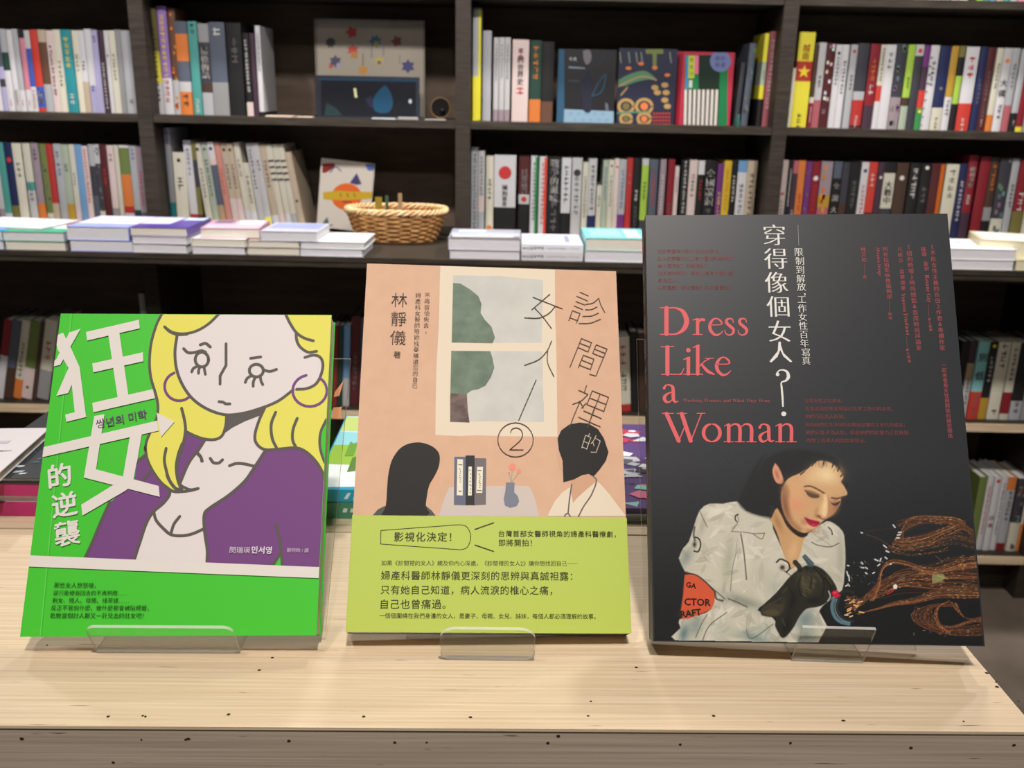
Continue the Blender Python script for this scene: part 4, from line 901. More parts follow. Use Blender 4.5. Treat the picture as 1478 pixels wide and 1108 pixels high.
for q in ([(358, 178), (430, 155), (300, 385), (258, 395), (258, 360), (275, 350)], [(280, 195), (318, 180), (372, 285), (424, 400), (395, 440), (350, 400), (285, 290), (275, 250)], [(352, 400), (424, 400), (465, 718), (398, 735), (375, 520)], [(352, 408), (420, 405), (372, 515), (352, 565), (275, 583)], [(332, 703), (455, 672), (466, 718), (340, 749)],
          [(465, 175), (803, 97), (808, 152), (472, 230)], [(505, 376), (828, 305), (832, 362), (512, 433)], [(505, 628), (892, 540), (906, 598), (512, 688)], [(608, 195), (678, 180), (736, 580), (668, 598)],
          [(186, 912), (918, 742), (930, 805), (181, 976)], [(915, 690), (1030, 748), (945, 845), (935, 800)], [(745, 848), (822, 825), (790, 1010), (722, 1010)]): p.fill(q, T_)
p.frame(0, 0, 1)
p.fill(cv(A, [(518, 712), (583, 700)]) + cv(C_, [(472, 150), (403, 195)]), T_); p.fill(cv(C_, [(403, 195), (472, 148), (830, 243), (836, 305)]), T_)
p.fill(cv(A, [(745, 845), (822, 825)]) + cv(C_, [(686, 206), (626, 192)]), T_); p.fill(cv(C_, [(570, 238), (655, 258), (640, 270), (395, 412), (388, 350)]), T_)
p.frame(*C_)
rt = math.radians(11)
p.chars('的', (265, 182), (266, 182), 148, T_, bold=.022, rot=rt); p.chars('逆', (293, 348), (294, 348), 150, T_, bold=.022, rot=rt); p.chars('襲', (308, 512), (309, 512), 152, T_, bold=.016, rot=rt)
p.build('cover_title', GB, 'white hand drawn title with an arrow')
p = Print(GS); p.z = .00078
p.frame(*A); p.text('쌍년의 미학', (532, 790), (855, 722), (96, 62, 104), bold=.012)
p.frame(*C_)
K_ = (24, 40, 20)
for st, a, b, y in (('那些女人想怒嗆，', 232, 470, 820), ('卻只能硬吞回去的不爽瞬間……', 228, 652, 863), ('剩女、賤人、母豬、綠茶婊……', 222, 660, 906), ('反正不管說什麼、做什麼都會被貼標籤，', 215, 772, 949), ('乾脆當個討人厭又一針見血的狂女吧！', 210, 742, 993)):
    p.text(st, (a, y), (b, y+1), K_, off=-.004)
p.frame(*D); p.text('閔瑞瑛', (318, 545), (420, 547), (206, 190, 206), bold=.004); p.text('민서영', (428, 546), (527, 548), (226, 216, 226), bold=.02); p.text('劉宛昀 / 譯', (604, 541), (712, 544), (206, 190, 206))
p.build('cover_blurb', GB)
# ---- peach book -----------------------------------------------------------
M1, M2, M3, M4, M5, M6 = (500, 370, 5.036), (700, 370, 4.817), (500, 570, 5.277), (700, 570, 5.275), (490, 740, 5.036), (690, 740, 5.0375)
p = Print(MS); p.frame(0, 0, 1)
BLK, CRM = (27, 22, 20), (222, 206, 184)
PANE = noise_mat('painted_pane', (190, 188, 182), (202, 198, 190), (1, 1, 1), 60, .6); TREE = noise_mat('painted_foliage', (92, 110, 92), (112, 128, 110), (1, 1, 1), 120, .6, 6); TRNK = noise_mat('painted_trunk', (84, 66, 60), (118, 98, 90), (1, 1, 1), 160, .6, 6)
PCH2 = noise_mat('peach_paint', (207, 165, 136), (212, 170, 141), (1, 1, 1), 90, .6)
p.fill([(500, 375), (895, 375), (915, 760), (500, 760)], PCH2)
p.fill(cv(M1, [(683, 60), (680, 160), (672, 500), (655, 800), (650, 1000)]) + cv(M3, [(680, 80), (678, 304), (860, 312), (1000, 306), (1161, 312)]) + cv(M4, [(300, 314), (440, 316), (552, 316), (548, 150)]) + cv(M2, [(502, 1100), (497, 700), (487, 400), (486, 80)]), CRM)
p.fill(cv(M1, [(776, 138), (1108, 142)]) + cv(M2, [(405, 165), (395, 600), (60, 602)]) + cv(M1, [(765, 628)]), PANE)
p.fill(cv(M1, [(762, 685), (1060, 688)]) + cv(M2, [(400, 660), (405, 1000)]) + cv(M4, [(450, 60), (448, 206), (0, 200)]) + cv(M3, [(790, 206), (790, 0)]), PANE)
p.fill(cv(M1, [(775, 192), (830, 198), (900, 240), (960, 290), (982, 345), (975, 410), (1005, 460), (1055, 512), (1080, 590), (1062, 632), (765, 626)]), TREE, 0)
p.fill(cv(M1, [(762, 686), (1045, 688), (1062, 740), (1075, 810), (1050, 880), (1010, 940), (960, 965), (910, 975), (870, 1002), (755, 995)]), TREE)
p.fill(cv(M1, [(758, 994), (880, 1002)]) + cv(M3, [(918, 0), (925, 120), (938, 210), (790, 205), (790, 0)]), TRNK)
p.frame(*M3)
p.fill([(785, 700), (1165, 692), (1165, 920), (706, 920), (745, 790)], (200, 186, 178)); p.frame(*M4); p.fill([(-5, 692), (335, 692), (375, 770), (412, 922), (-5, 922)], (200, 186, 178)); p.frame(*M3)
p.fill([(700, 520), (712, 620), (700, 680), (665, 722), (622, 748), (630, 690), (660, 600)], (212, 164, 132), 3)
p.fill([(200, 916), (240, 870), (290, 845), (330, 850), (265, 918)], (78, 80, 72)); p.fill([(600, 838), (650, 880), (680, 918), (600, 918)], (78, 80, 72))
p.fill([(262, 920), (300, 840), (310, 700), (320, 600), (345, 500), (395, 420), (460, 375), (545, 360), (620, 375), (680, 410), (710, 460), (705, 540), (670, 620), (630, 690), (612, 780), (605, 850), (612, 920)], BLK, 3)
p.fill([(822, 470), (908, 470), (908, 840), (818, 838)], (98, 102, 122)); p.fill([(975, 480), (1065, 482), (1062, 835), (975, 840)], (112, 102, 104)); p.fill([(908, 460), (977, 460), (975, 840), (908, 840)], (42, 38, 40))
for q in ([(845, 487), (888, 490), (886, 765), (840, 762)], [(930, 545), (955, 545), (955, 765), (926, 765)], [(995, 547), (1040, 547), (1035, 745), (988, 745)]): p.fill(q, (228, 220, 200))
for x, y0, y1 in ((863, 560, 660), (941, 570, 740), (1013, 600, 700)):
    for i in range(7): yy = y0+(y1-y0)*i/6; p.stroke([(x-5+(i*7) % 9, yy), (x+3+(i*5) % 7, yy+6)], 5, (70, 64, 60), 1)
for a, b in (((856, 530), (880, 532)), ((856, 730), (876, 734)), ((1000, 575), (1026, 575)), ((996, 726), (1028, 728))): p.stroke([a, b], 6, (70, 60, 56), 1)
p.frame(*M4)
p.fill([(160, 665), (225, 668), (222, 740), (250, 770), (260, 810), (240, 845), (190, 858), (152, 840), (142, 790), (155, 730)], (118, 122, 136)); 
for q in ([(200, 665), (205, 600), (208, 560)], [(205, 662), (235, 620), (256, 590)], [(196, 660), (190, 620), (182, 596)]): p.stroke(q, 6, (160, 158, 140))
p.disc(208, 548, 26, 28, (226, 140, 118)); p.disc(257, 580, 18, 18, (226, 140, 118)); p.disc(182, 594, 8, 8, (214, 130, 110))
p.fill([(552, 400), (575, 460), (596, 500), (598, 590), (570, 560), (550, 480)], (206, 162, 132))
p.fill([(474, 922), (530, 810), (590, 740), (660, 692), (760, 720), (850, 652), (890, 690), (950, 760), (1010, 840), (1072, 922)], CRM)
p.fill([(655, 640), (740, 600), (790, 592), (825, 615), (850, 655), (760, 730), (700, 785), (670, 822), (655, 740)], (202, 156, 126))
p.fill([(596, 664), (594, 600), (590, 500), (562, 420), (552, 330), (580, 270), (640, 225), (720, 210), (790, 218), (860, 260), (905, 330), (940, 435), (920, 500), (870, 570), (825, 622), (790, 602), (740, 610), (680, 642)], BLK)
ST = (110, 92, 92)
for q in ([(660, 680), (642, 800), (632, 905)], [(825, 620), (848, 655), (810, 760), (750, 850), (712, 925)], [(606, 922), (618, 905), (634, 905), (648, 922)]): p.stroke(q, 11, ST)
p.build('cover_illustration', MBK)
p = Print(MS); p.z = .00045; LN = (76, 60, 44)
for st in (((660, 250), (717, 275)), ((637, 278), (712, 310)), ((632, 315), (692, 338)), ((620, 345), (678, 370)), ((583, 445), (607, 378), (660, 398), (636, 462)), ((590, 428), (645, 448)), ((700, 335), (750, 325), (790, 292)), ((790, 292), (805, 340), (832, 390)), ((698, 372), (740, 370), (778, 352)), ((680, 418), (740, 415), (788, 395)), ((653, 468), (730, 465), (802, 438)),
           ((590, 770), (670, 572), (740, 600), (715, 665), (650, 635)), ((660, 605), (728, 632)), ((748, 675), (772, 615), (848, 645), (770, 832), (728, 820)), ((748, 675), (825, 705)), ((760, 645), (836, 675)), ((648, 775), (683, 688), (757, 715), (732, 787), (658, 758)), ((672, 722), (745, 752)),
           ((705, 900), (690, 945)), ((652, 932), (715, 960)), ((715, 960), (668, 1005), (610, 1028)), ((660, 1008), (618, 1108), (588, 1190)), ((745, 935), (858, 980), (825, 1078), (708, 1030), (745, 935)), ((728, 985), (842, 1030)), ((800, 957), (712, 1190)), ((450, 265), (325, 372)), ((333, 285), (535, 365)), ((487, 350), (440, 400), (370, 430), (275, 428)), ((345, 360), (400, 420), (462, 502)),
           ((462, 590), (430, 660), (370, 720), (275, 758)), ((435, 650), (435, 740), (478, 835)), ((355, 860), (235, 1138))):
    p.frame(*M2); curved = st in (((700, 335), (750, 325), (790, 292)),) or (len(st) >= 3 and st[0] not in ((583, 445), (590, 770), (748, 675), (648, 775), (745, 935)))
    p.stroke(list(st), 6.2, LN, 5 if curved else 1)
p.frame(*M4)
for st in (((770, 62), (735, 100)), ((720, 48), (748, 98)), ((752, 122), (885, 180)), ((712, 170), (875, 242)), ((835, 90), (795, 205))): p.stroke(list(st), 6.8, LN, 1)
p.ring(232, 342, 135, 130, 6.5, LN); p.stroke([(195, 285), (205, 262), (240, 251), (275, 270), (285, 310), (262, 352), (188, 418)], 6.5, LN); p.stroke([(188, 418), (290, 418)], 6.5, LN, 1)
for st in (((795, 295), (785, 320)), ((735, 405), (765, 308), (805, 325), (772, 415)), ((752, 355), (788, 370)), ((738, 398), (776, 412)), ((845, 310), (825, 350), (806, 372)), ((835, 328), (876, 352), (845, 438), (806, 436)), ((820, 362), (830, 390))): p.stroke(list(st), 5, (206, 186, 166), 1)
p.build('cover_title', MBK, 'thin line title')
p = Print(MS); p.z = .00068; TX = (66, 50, 36)
p.frame(*M1); p.chars('林靜儀', (385, 318), (375, 592), 122, TX, off=-.008); p.chars('著', (368, 716), (369, 716), 56, TX)
p.chars('不再害怕失去，', (588, 285), (578, 545), 43, TX, off=-.006); p.chars('婦產科女醫師陪妳找尋被遺忘的自己', (522, 284), (498, 940), 43, TX, off=-.006)
p.build('cover_blurb', MBK)
# the lime paper band wrapped round its foot
a, b = MS.px(509.9, 743.6), MS.px(902.8, 747.5)
band = Print(MS); band.clip = False; m = MB(); LIME = mat((178, 194, 84), .45)
m.prism([(-.0002, -.0002), (MS.w+.0002, -.0002), (MS.w+.0002, b[1]), (-.0002, a[1])], .00085, .0009, LIME)
m.box(-.0003, -.0001, 0, a[1], -.016, .0009, LIME); m.box(MS.w+.0001, MS.w+.0003, 0, b[1], -.016, .0009, LIME)
bd = m.build('paper_band', MBK, 'lime green paper band with black print')
p = Print(MS); p.z = .00092; G_ = (52, 56, 22)
p.frame(*M5); p.stroke([(302, 130), (870, 88)], 6, G_, 1); p.stroke([(870, 88), (920, 100), (950, 150), (950, 205), (925, 255), (880, 270)], 6, G_); p.stroke([(880, 270), (300, 228), (302, 130)], 6, G_, 1)
p.frame(0, 0, 1); p.stroke(cv(M5, [(985, 122)]) + cv(M6, [(112, 75)]), 1.9, G_, 1); p.stroke(cv(M5, [(985, 236)]) + cv(M6, [(112, 282)]), 1.9, G_, 1)
p.frame(*M5); p.text('影視化決定！', (398, 204), (812, 205), G_, bold=.016, sp=1.15)
p.text('如果《診間裡的女人》觸及你內心深處，《診間裡的女人2》讓你想找回自己──', (305, 381), (305+1427, 385), G_, bold=.006)
p.text('婦產科醫師林靜儀更深刻的思辨與真誠袒露：', (302, 483), (302+1389, 488), G_, bold=.009, sp=1.08); p.text('只有她自己知道，病人流淚的椎心之痛，', (300, 587), (300+1245, 592), G_, bold=.009, sp=1.08)
p.text('自己也曾痛過。', (300, 692), (770, 693), G_, bold=.009, sp=1.08); p.text('一個個圍繞在我們身邊的女人，是妻子、母親、女兒、姊妹，每個人都必須理解的故事。', (290, 764), (290+1570, 770), G_, bold=.005)
p.frame(*M6); p.text('台灣首部女醫師視角的婦產科醫療劇，', (150, 172), (1000, 177), G_, bold=.012, sp=1.1); p.text('即將開拍！', (150, 240), (390, 241), G_, bold=.012, sp=1.1)
o = p.build('band_lettering', MBK); 
o.parent = bd

# ---- black book -----------------------------------------------------------
K1, K2, K3, K4 = (910, 300, 5.538), (1130, 300, 5.474), (910, 480, 5.035), (1130, 480, 5.037)
PK, DPK, WT = (220, 98, 102), (128, 70, 72), (226, 222, 216)
p = Print(KS); p.z = .00014
def st(*a, k=5): p.stroke(list(a), 1, PK, k)
def ln(x0, y0, x1, y1, w): p.stroke([(x0, y0), (x1, y1)], w, PK, 1)
p.frame(*K1)
ln(287, 800, 287, 1008, 34); ln(238, 799, 300, 797, 9); ln(240, 1011, 310, 1011, 9); st((285, 799, 10), (360, 801, 14), (420, 830, 32), (448, 900, 40), (428, 965, 34), (370, 1006, 16), (290, 1011, 10))
def low_r(x, y): ln(x, y+12, x, y+120, 26); ln(x-36, y+127, x+38, y+127, 8); st((x-38, y+12, 8), (x-12, y+4, 12), (x+8, y+2, 12), k=1); st((x+10, y+28, 12), (x+28, y+8, 20), (x+50, y+10, 24))
low_r(536, 885)
def low_e(x, y, s=1.0): st(*[(x+a*s, y+b*s, w*s) for a, b, w in ((4, 52, 9), (92, 48, 9), (88, 20, 16), (56, 0, 11), (22, 14, 18), (2, 58, 26), (12, 102, 26), (48, 132, 20), (84, 122, 12), (106, 100, 6))])
low_e(632, 884)
def low_s(x, y): st(*[(x+a, y+b, w) for a, b, w in ((72, 34, 5), (64, 8, 11), (44, 1, 13), (20, 10, 20), (18, 36, 24), (46, 62, 26), (72, 88, 24), (68, 118, 18), (40, 133, 12), (14, 122, 10), (2, 92, 5))])
low_s(750, 884); low_s(855, 884)
p.frame(*K3)
ln(268, 106, 268, 300, 30); ln(222, 104, 314, 101, 8); ln(226, 303, 370, 303, 8); st((355, 303, 10), (374, 292, 8), (386, 260, 5), k=3)
p.disc(420, 128, 17, 17, PK); ln(420, 188, 420, 300, 26); ln(386, 303, 456, 303, 8); st((386, 196, 7), (412, 184, 12), (430, 180, 10), k=1)
ln(488, 100, 488, 300, 26); st((455, 110, 7), (480, 98, 12), (498, 92, 10), k=1); ln(460, 303, 524, 303, 8); st((494, 250, 8), (540, 208, 9), (572, 192, 8)); ln(545, 188, 602, 187, 7); st((515, 230, 14), (560, 280, 25), (606, 303, 12))
low_e(624, 180, .97)
def low_a(x, y): st((x+8, y+26, 20), (x+20, y+6, 12), (x+44, y+2, 12), (x+70, y+18, 22), (x+74, y+60, 25), (x+76, y+106, 24), (x+90, y+126, 15), (x+112, y+120, 5)); st((x+72, y+52, 7), (x+34, y+66, 14), (x+10, y+92, 24), (x+20, y+122, 22), (x+46, y+126, 12), (x+72, y+106, 7))
low_a(236, 378)
ln(262, 590, 350, 786, 30); ln(350, 790, 398, 672, 8); ln(372, 590, 437, 786, 30); ln(437, 790, 514, 592, 8); ln(230, 587, 312, 587, 7); ln(338, 587, 408, 587, 7); ln(484, 587, 540, 586, 7)
p.stroke([(590+60*math.sin(a_), 728-64*math.cos(a_), 9+17*abs(math.sin(a_))) for a_ in [2*math.pi*i/24 for i in range(25)]], 1, PK, 1)
def arch(x, y, w): st((x, y+22, 7), (x+w*.35, y+3, 12), (x+w*.72, y+3, 17), (x+w, y+30, 25), (x+w, y+122, 26))
def foot(x, y): ln(x-33, y, x+33, y, 8)
ln(713, 672, 713, 788, 26); st((680, 680, 6), (704, 668, 11), (722, 664, 9), k=1); arch(720, 664, 74); arch(802, 664, 76); foot(713, 793); foot(794, 793); foot(878, 793)
low_a(930, 664)
ln(1087, 672, 1087, 788, 26); st((1054, 680, 6), (1078, 668, 11), (1096, 664, 9), k=1); arch(1094, 664, 74); foot(1087, 793); foot(1170, 793)
p.build('cover_title', KB, 'coral serif title')
p = Print(KS); p.z = .00014; SER = dict(off=-.014, hb=.018)
p.frame(*K1)
for ch, x, y in (('穿', 1148, 215), ('得', 1160, 405), ('像', 1166, 595), ('個', 1178, 788), ('女', 1192, 985), ('人', 1197, 1152)): p.chars(ch, (x, y), (x+1, y), 196, WT, off=-.016, hb=.021)
p.frame(*K3); p.stroke([(1070, 306, 20), (1066, 290, 10), (1085, 274, 9), (1112, 272, 12), (1140, 290, 20), (1146, 325, 24), (1126, 350, 14), (1096, 362, 10), (1098, 400, 14), (1104, 470, 14), (1107, 535, 11)], 1, WT); p.disc(1068, 304, 13, 13, WT); p.disc(1113, 590, 18, 17, WT)
p.frame(*K2)
for ch, x, y in (('限', 125, 350), ('制', 132, 420), ('到', 134, 490), ('解', 140, 560), ('放', 144, 625), ('，', 170, 668), ('工', 148, 725), ('作', 151, 795), ('女', 155, 862), ('性', 158, 932), ('百', 163, 1003), ('年', 168, 1070), ('寫', 178, 1142), ('真', 182, 1208)): p.chars(ch, (x, y), (x+1, y), 74, WT, off=-.012, hb=.014)
p.stroke([(116, 140), (122, 300)], 3, (170, 170, 170), 1)
p.build('cover_subtitle', KB, 'white vertical title')
p = Print(KS); p.z = .00014
p.frame(*K1)
for s_, a, b, y in (('從古希臘時代到20世紀的現代，', 213, 715, 360), ('女人在穿著打扮上有什麼限制與解放？', 215, 830, 418), ('為什麼限制？被誰限制？', 218, 608, 476), ('從何時被解放？解放以後有什麼改變？', 218, 836, 535), ('身為女人，', 220, 388, 592), ('以前是誰？現在是誰？未來會是誰？', 220, 802, 650)): p.text(s_, (a, y), (b, y), DPK)
p.frame(*K4)
for s_, a, b, y in (('全球女性正在進化，', 155, 435, 508), ('本書透過影像呈現各行各業工作中的女性，', 160, 800, 566), ('她們可能為人所知，', 163, 452, 622), ('因為她們在各領域的先驅成就獲得了非凡的成就；', 165, 885, 682), ('她們可能不為人知，但是她們的影響力正在默默', 168, 915, 740), ('改變了周遭人的態度和想法。', 172, 602, 797)): p.text(s_, (a, y), (b, y+1), DPK)
p.frame(0, 0, 1)
LP = (166, 84, 88)
p.chars('《不良女性主義的告白》作者&專欄作家', (1345.4, 357), (1360, 502), 8.4, LP); p.chars('羅珊．蓋伊', (1332.5, 360), (1337, 388), 7.6, LP)
p.chars('《紐約時報》時尚總監&首席時尚評論家', (1311.4, 357), (1326, 502), 8.4, LP); p.chars('凡妮莎．富萊德曼', (1298.5, 360), (1303.5, 416), 7.4, LP)
p.chars('阿布拉姆斯映像編輯部', (1277.5, 360), (1283.5, 428), 8, LP); p.chars('編著', (1284.2, 453), (1284.8, 459), 5.4, LP); p.chars('林芳如', (1245.6, 360), (1246.6, 375), 7.8, LP); p.chars('譯', (1247.6, 400), (1247.7, 400), 5.5, LP)
p.chars('專文推薦', (1341, 461), (1343, 476), 5, LP); p.chars('專文推薦', (1309.4, 505), (1312.2, 521), 5, LP)
p.chars('一起來看看女性與服裝的親密關係', (1361.8, 527), (1371.4, 629), 7.4, LP)
for a, b in (((1339.6, 440), (1340.4, 457)), ((1308, 486), (1309, 501)), ((1283, 434), (1283.8, 450)), ((1246.8, 380), (1247.2, 396))): p.stroke([a, b], .7, DPK, 1)
def bolds(t): return ''.join(chr(0x1D41A+ord(c)-97) if 'a' <= c <= 'z' else chr(0x1D400+ord(c)-65) if 'A' <= c <= 'Z' else c for c in t)
p.text(bolds('Working Women and What They Wore'), cv(K3, [(382, 505)])[0], cv(K3, [(1015, 507)])[0], (160, 84, 86), off=-.012)
for s_, a, b in (('Roxane Gay', (1334.8, 397), (1338.6, 437)), ('Vanessa Friedman', (1300.4, 424), (1307.8, 484)), ('Abrams Image', (1264.2, 357), (1267.8, 399))): p.text(bolds(s_), a, b, LP)
p.build('cover_blurb', KB)
# lettering down its spine (the face turned to the left)
SS = Sheet(KS.O - KS.n*.021, KS.n, KS.v, .021, KS.h); p = Print(SS); p.z = .0004; p.clip = False
p.mb = MB(); gray = (150, 150, 150)
def spine_char(ch, f, e, c=gray):
    v, fc = glyphs(ch)
    if len(v): p.mb.poly([(.0105+(q[0]-.5)*e*.9, SS.h*f+(q[1]-.35)*e, p.z) for q in v], fc, mat(c))
for i, ch in enumerate('穿得像個女人？'): spine_char(ch, .86-.062*i, .0125)
for i, ch in enumerate('限制到解放工作女性百年寫真'): spine_char(ch, .40-.022*i, .005)
m = p.mb; m.poly([(.006, SS.h*.91, .0004), (.014, SS.h*.925, .0004), (.015, SS.h*.97, .0004), (.008, SS.h*.955, .0004)], [(0, 1, 2, 3)], mat(PK))
o = p.build('spine_lettering', KB); o.matrix_parent_inverse = Matrix.Identity(4); o.matrix_local = KS.M.inverted() @ SS.M

# ---- acrylic stands -------------------------------------------------------
AC = acrylic('clear_acrylic', (.965, .97, .96, 1), .8, .0); ACE = acrylic('acrylic_cut_edge', (.85, .85, .82, 1), 1.5, .5)  # whitish veil on the edges paints in their bright internal reflection
def plate(pts3, n, t, name, parent):
    """a bent-free acrylic plate: outline pts3 (planar), thickness t along n"""
    n = n.normalized(); N_ = len(pts3); v = [p_ for p_ in pts3] + [p_+n*t for p_ in pts3]; mb = MB()
    mb.poly(v, [tuple(range(N_))[::-1], tuple(range(N_, 2*N_))], AC)
    mb.poly(v, [(i, (i+1) % N_, N_+(i+1) % N_, N_+i) for i in range(N_)], ACE)
    return part(name, mb, parent)
def rounded(w, h, r, k=5, both=False):
    pts = [(0, 0), (w, 0)] if not both else []
    if both:
        for cx, cy, a0 in ((r*.6, r*.6, 180), (w-r*.6, r*.6, 270)):
            pts += [(cx+r*.6*math.cos(math.radians(a0+90*i/k)), cy+r*.6*math.sin(math.radians(a0+90*i/k))) for i in range(k+1)]
    for cx, cy, a0 in ((w-r, h-r, 0), (r, h-r, 90)):
        pts += [(cx+r*math.cos(math.radians(a0+90*i/k)), cy+r*math.sin(math.radians(a0+90*i/k))) for i in range(k+1)]
    return pts
def stand(sh, t, pl, pr, ytop, r, back, label, both=False):
    """pl/pr: photo pixels of the lip's lower corners; ytop: row of the lip's top edge; back: outline of the back plate in sheet metres"""
    a, b = on_z(*pl, TABLE_Z+.0005), on_z(*pr, TABLE_Z+.0005)
    s = empty('acrylic_stand', Matrix.Translation(((a.x+b.x)/2, (a.y+b.y)/2, TABLE_Z+.0002))); bpy.context.view_layer.update()
    u = (b-a); w = u.length; u.normalize(); nb = Vector((-u.y, u.x, 0))
    fy = -.010; # lip leans towards the viewer
    tp = on_y((pl[0]+pr[0])/2, ytop, (a.y+b.y)/2+fy); hv = Vector((0, 0, tp.z-a.z)) + nb*fy; hl = hv.length; hv.normalize()
    nrm = u.cross(hv)
    plate([a+u*x+hv*y for x, y in rounded(w, hl, r, both=both)], -nrm, .0016, 'lip', s)
    plate([a+nb*.0012, b+nb*.0012, b+nb*.075, a+nb*.075], Vector((0, 0, 1)), .0016, 'base', s)
    off = -(t+.0006)
    O = sh.O+sh.n*off
    pts = [O+sh.u*x+sh.v*y for x, y in back]
    plate([pts[i] for i in range(len(pts))], -sh.n, .0018, 'back_plate', s)
    tag(s, label, 'book stand'); return s
g1 = Sheet(GS.O-GS.n*.0141, GS.u, GS.v, 1, 1).px; c = g1(506, 517); d = g1(470, 900)
GSTAND = stand(GS, .0135, (139, 941), (346, 942), 906.5, .005, [(.02, .002), (d[0], .002), (c[0], c[1]), (.06, c[1])], 'clear acrylic stand with a wide lip holding the green book')
stand(MS, .016, (636, 951), (771, 952.5), 908.5, .0085, [(.03, -.002), (.12, -.002), (.11, .13), (.04, .13)], 'clear acrylic stand with a rounded lip holding the peach book', True)
k1 = Sheet(KS.O-KS.n*.0216, KS.u, KS.v, 1, 1).px; c = k1(919, 480); d = k1(930, 922)
stand(KS, .021, (1143, 953), (1246, 956), 907, .0006, [(d[0], -.004), (.14, -.004), (.12, .16), (c[0], .165)], 'clear acrylic stand with a square lip holding the black book')
# two flat orange shards on the green book's stand
m = MB(); SHARD = mat((206, 140, 96), .3)
gz = -.0139
q = [g1(*z_) for z_ in ((483, 566), (496, 549), (490, 571), (482, 573))]; m.poly([(x, y, gz) for x, y in q], [(3, 2, 1, 0)], SHARD)
q = [g1(*z_) for z_ in ((481, 588), (494, 587), (491, 596), (493, 604), (480, 604))]; m.poly([(x, y, gz) for x, y in q], [(4, 3, 2, 1, 0)], SHARD)
o = m.build('tape_scrap', matrix=GS.M); o.parent = GSTAND; o.matrix_parent_inverse = GSTAND.matrix_world.inverted(); o['label'] = 'flat orange shards'

# ---- the printed photograph on the black book: painted on a fine grid of coloured cells ----
class Canvas:
    def __init__(s, x0, y0, x1, y1, k):
        s.x0, s.y0, s.k = x0, y0, k; s.W = int((x1-x0)*k); s.H = int((y1-y0)*k); s.a = np.zeros((s.H, s.W, 3)); s.fr = (0, 0, 1)
    def frame(s, *f): s.fr = f
    def g(s, p): return ((s.fr[0]+p[0]/s.fr[2]-s.x0)*s.k, (s.fr[1]+p[1]/s.fr[2]-s.y0)*s.k)
    def box(s, P, m):
        xs = [p[0] for p in P]; ys = [p[1] for p in P]
        a, b, c, d = max(0, int(min(xs)-m)), min(s.W, int(max(xs)+m+2)), max(0, int(min(ys)-m)), min(s.H, int(max(ys)+m+2))
        if a >= b or c >= d: return None
        Y, X = np.mgrid[c:d, a:b]; return a, b, c, d, X+.5, Y+.5
    def mix(s, bx, m, c, al):
        a, b, cc, d = bx[:4]; m = (m*al)[..., None]; s.a[cc:d, a:b] = s.a[cc:d, a:b]*(1-m)+np.array(c, float)*m
    def poly(s, pts, c, al=1.0, f=1.0, k=4):
        P = [s.g(p) for p in (smooth(list(pts)+[pts[0]], k)[:-1] if k > 1 else pts)]; bx = s.box(P, 3*f+2)
        if bx is None: return
        X, Y = bx[4:]; ins = np.zeros(X.shape, bool); dist = np.full(X.shape, 1e9)
        for i in range(len(P)):
            (x1, y1), (x2, y2) = P[i-1], P[i]
            if y1 != y2:
                cond = ((y1 > Y) != (y2 > Y)) & (X < (x2-x1)*(Y-y1)/(y2-y1)+x1); ins ^= cond
            dx, dy = x2-x1, y2-y1; L = dx*dx+dy*dy+1e-9; t = np.clip(((X-x1)*dx+(Y-y1)*dy)/L, 0, 1)
            dist = np.minimum(dist, (X-x1-t*dx)**2+(Y-y1-t*dy)**2)
        sd = np.sqrt(dist)*np.where(ins, 1, -1); s.mix(bx, np.clip(sd/(2*f)+.5, 0, 1), c, al)
    def line(s, pts, w, c, al=1.0, f=.6, k=5):
        pp = smooth([tuple(p)[:2] for p in pts], k); P = [s.g(p) for p in pp]; r = w*s.k/s.fr[2]/2; bx = s.box(P, r+2*f+1)
        if bx is None: return
        X, Y = bx[4:]; dist = np.full(X.shape, 1e9)
        for (x1, y1), (x2, y2) in zip(P[:-1], P[1:]):
            dx, dy = x2-x1, y2-y1; L = dx*dx+dy*dy+1e-9; t = np.clip(((X-x1)*dx+(Y-y1)*dy)/L, 0, 1)
            dist = np.minimum(dist, (X-x1-t*dx)**2+(Y-y1-t*dy)**2)
        s.mix(bx, np.clip((r-np.sqrt(dist))/(2*f)+.5, 0, 1), c, al)
    def blob(s, x, y, rx, ry, c, al=.5, rot=0):
        g = s.g((x, y)); q = s.k/s.fr[2]; bx = s.box([(g[0]-2.4*max(rx, ry)*q, g[1]-2.4*max(rx, ry)*q), (g[0]+2.4*max(rx, ry)*q, g[1]+2.4*max(rx, ry)*q)], 1)
        if bx is None: return
        X, Y = bx[4:]; X = X-g[0]; Y = Y-g[1]; cr, sr = math.cos(rot), math.sin(rot)
        u = (X*cr+Y*sr)/(rx*q); v = (-X*sr+Y*cr)/(ry*q); s.mix(bx, np.exp(-(u*u+v*v)), c, al)
cvs = Canvas(938, 640, 1424, 932, 1.3)
BG = (44, 45, 49)
yy = np.linspace(0, 1, cvs.H)[:, None, None]; cvs.a[:] = np.array(BG)*(1-np.clip((yy-.1)*1.4, 0, 1)) + np.array((24, 25, 27))*np.clip((yy-.1)*1.4, 0, 1)
K5, K6 = (920, 640, 3.573), (1100, 640, 3.3576)
def c5(pts): return [(K5[0]+x/K5[2], K5[1]+y/K5[2]) for x, y in pts]
def c6(pts): return [(K6[0]+x/K6[2], K6[1]+y/K6[2]) for x, y in pts]
HAIR, SKIN, SKL, SKD = (31, 31, 33), (205, 160, 116), (236, 208, 162), (140, 92, 62)
rnd = random.Random(21)
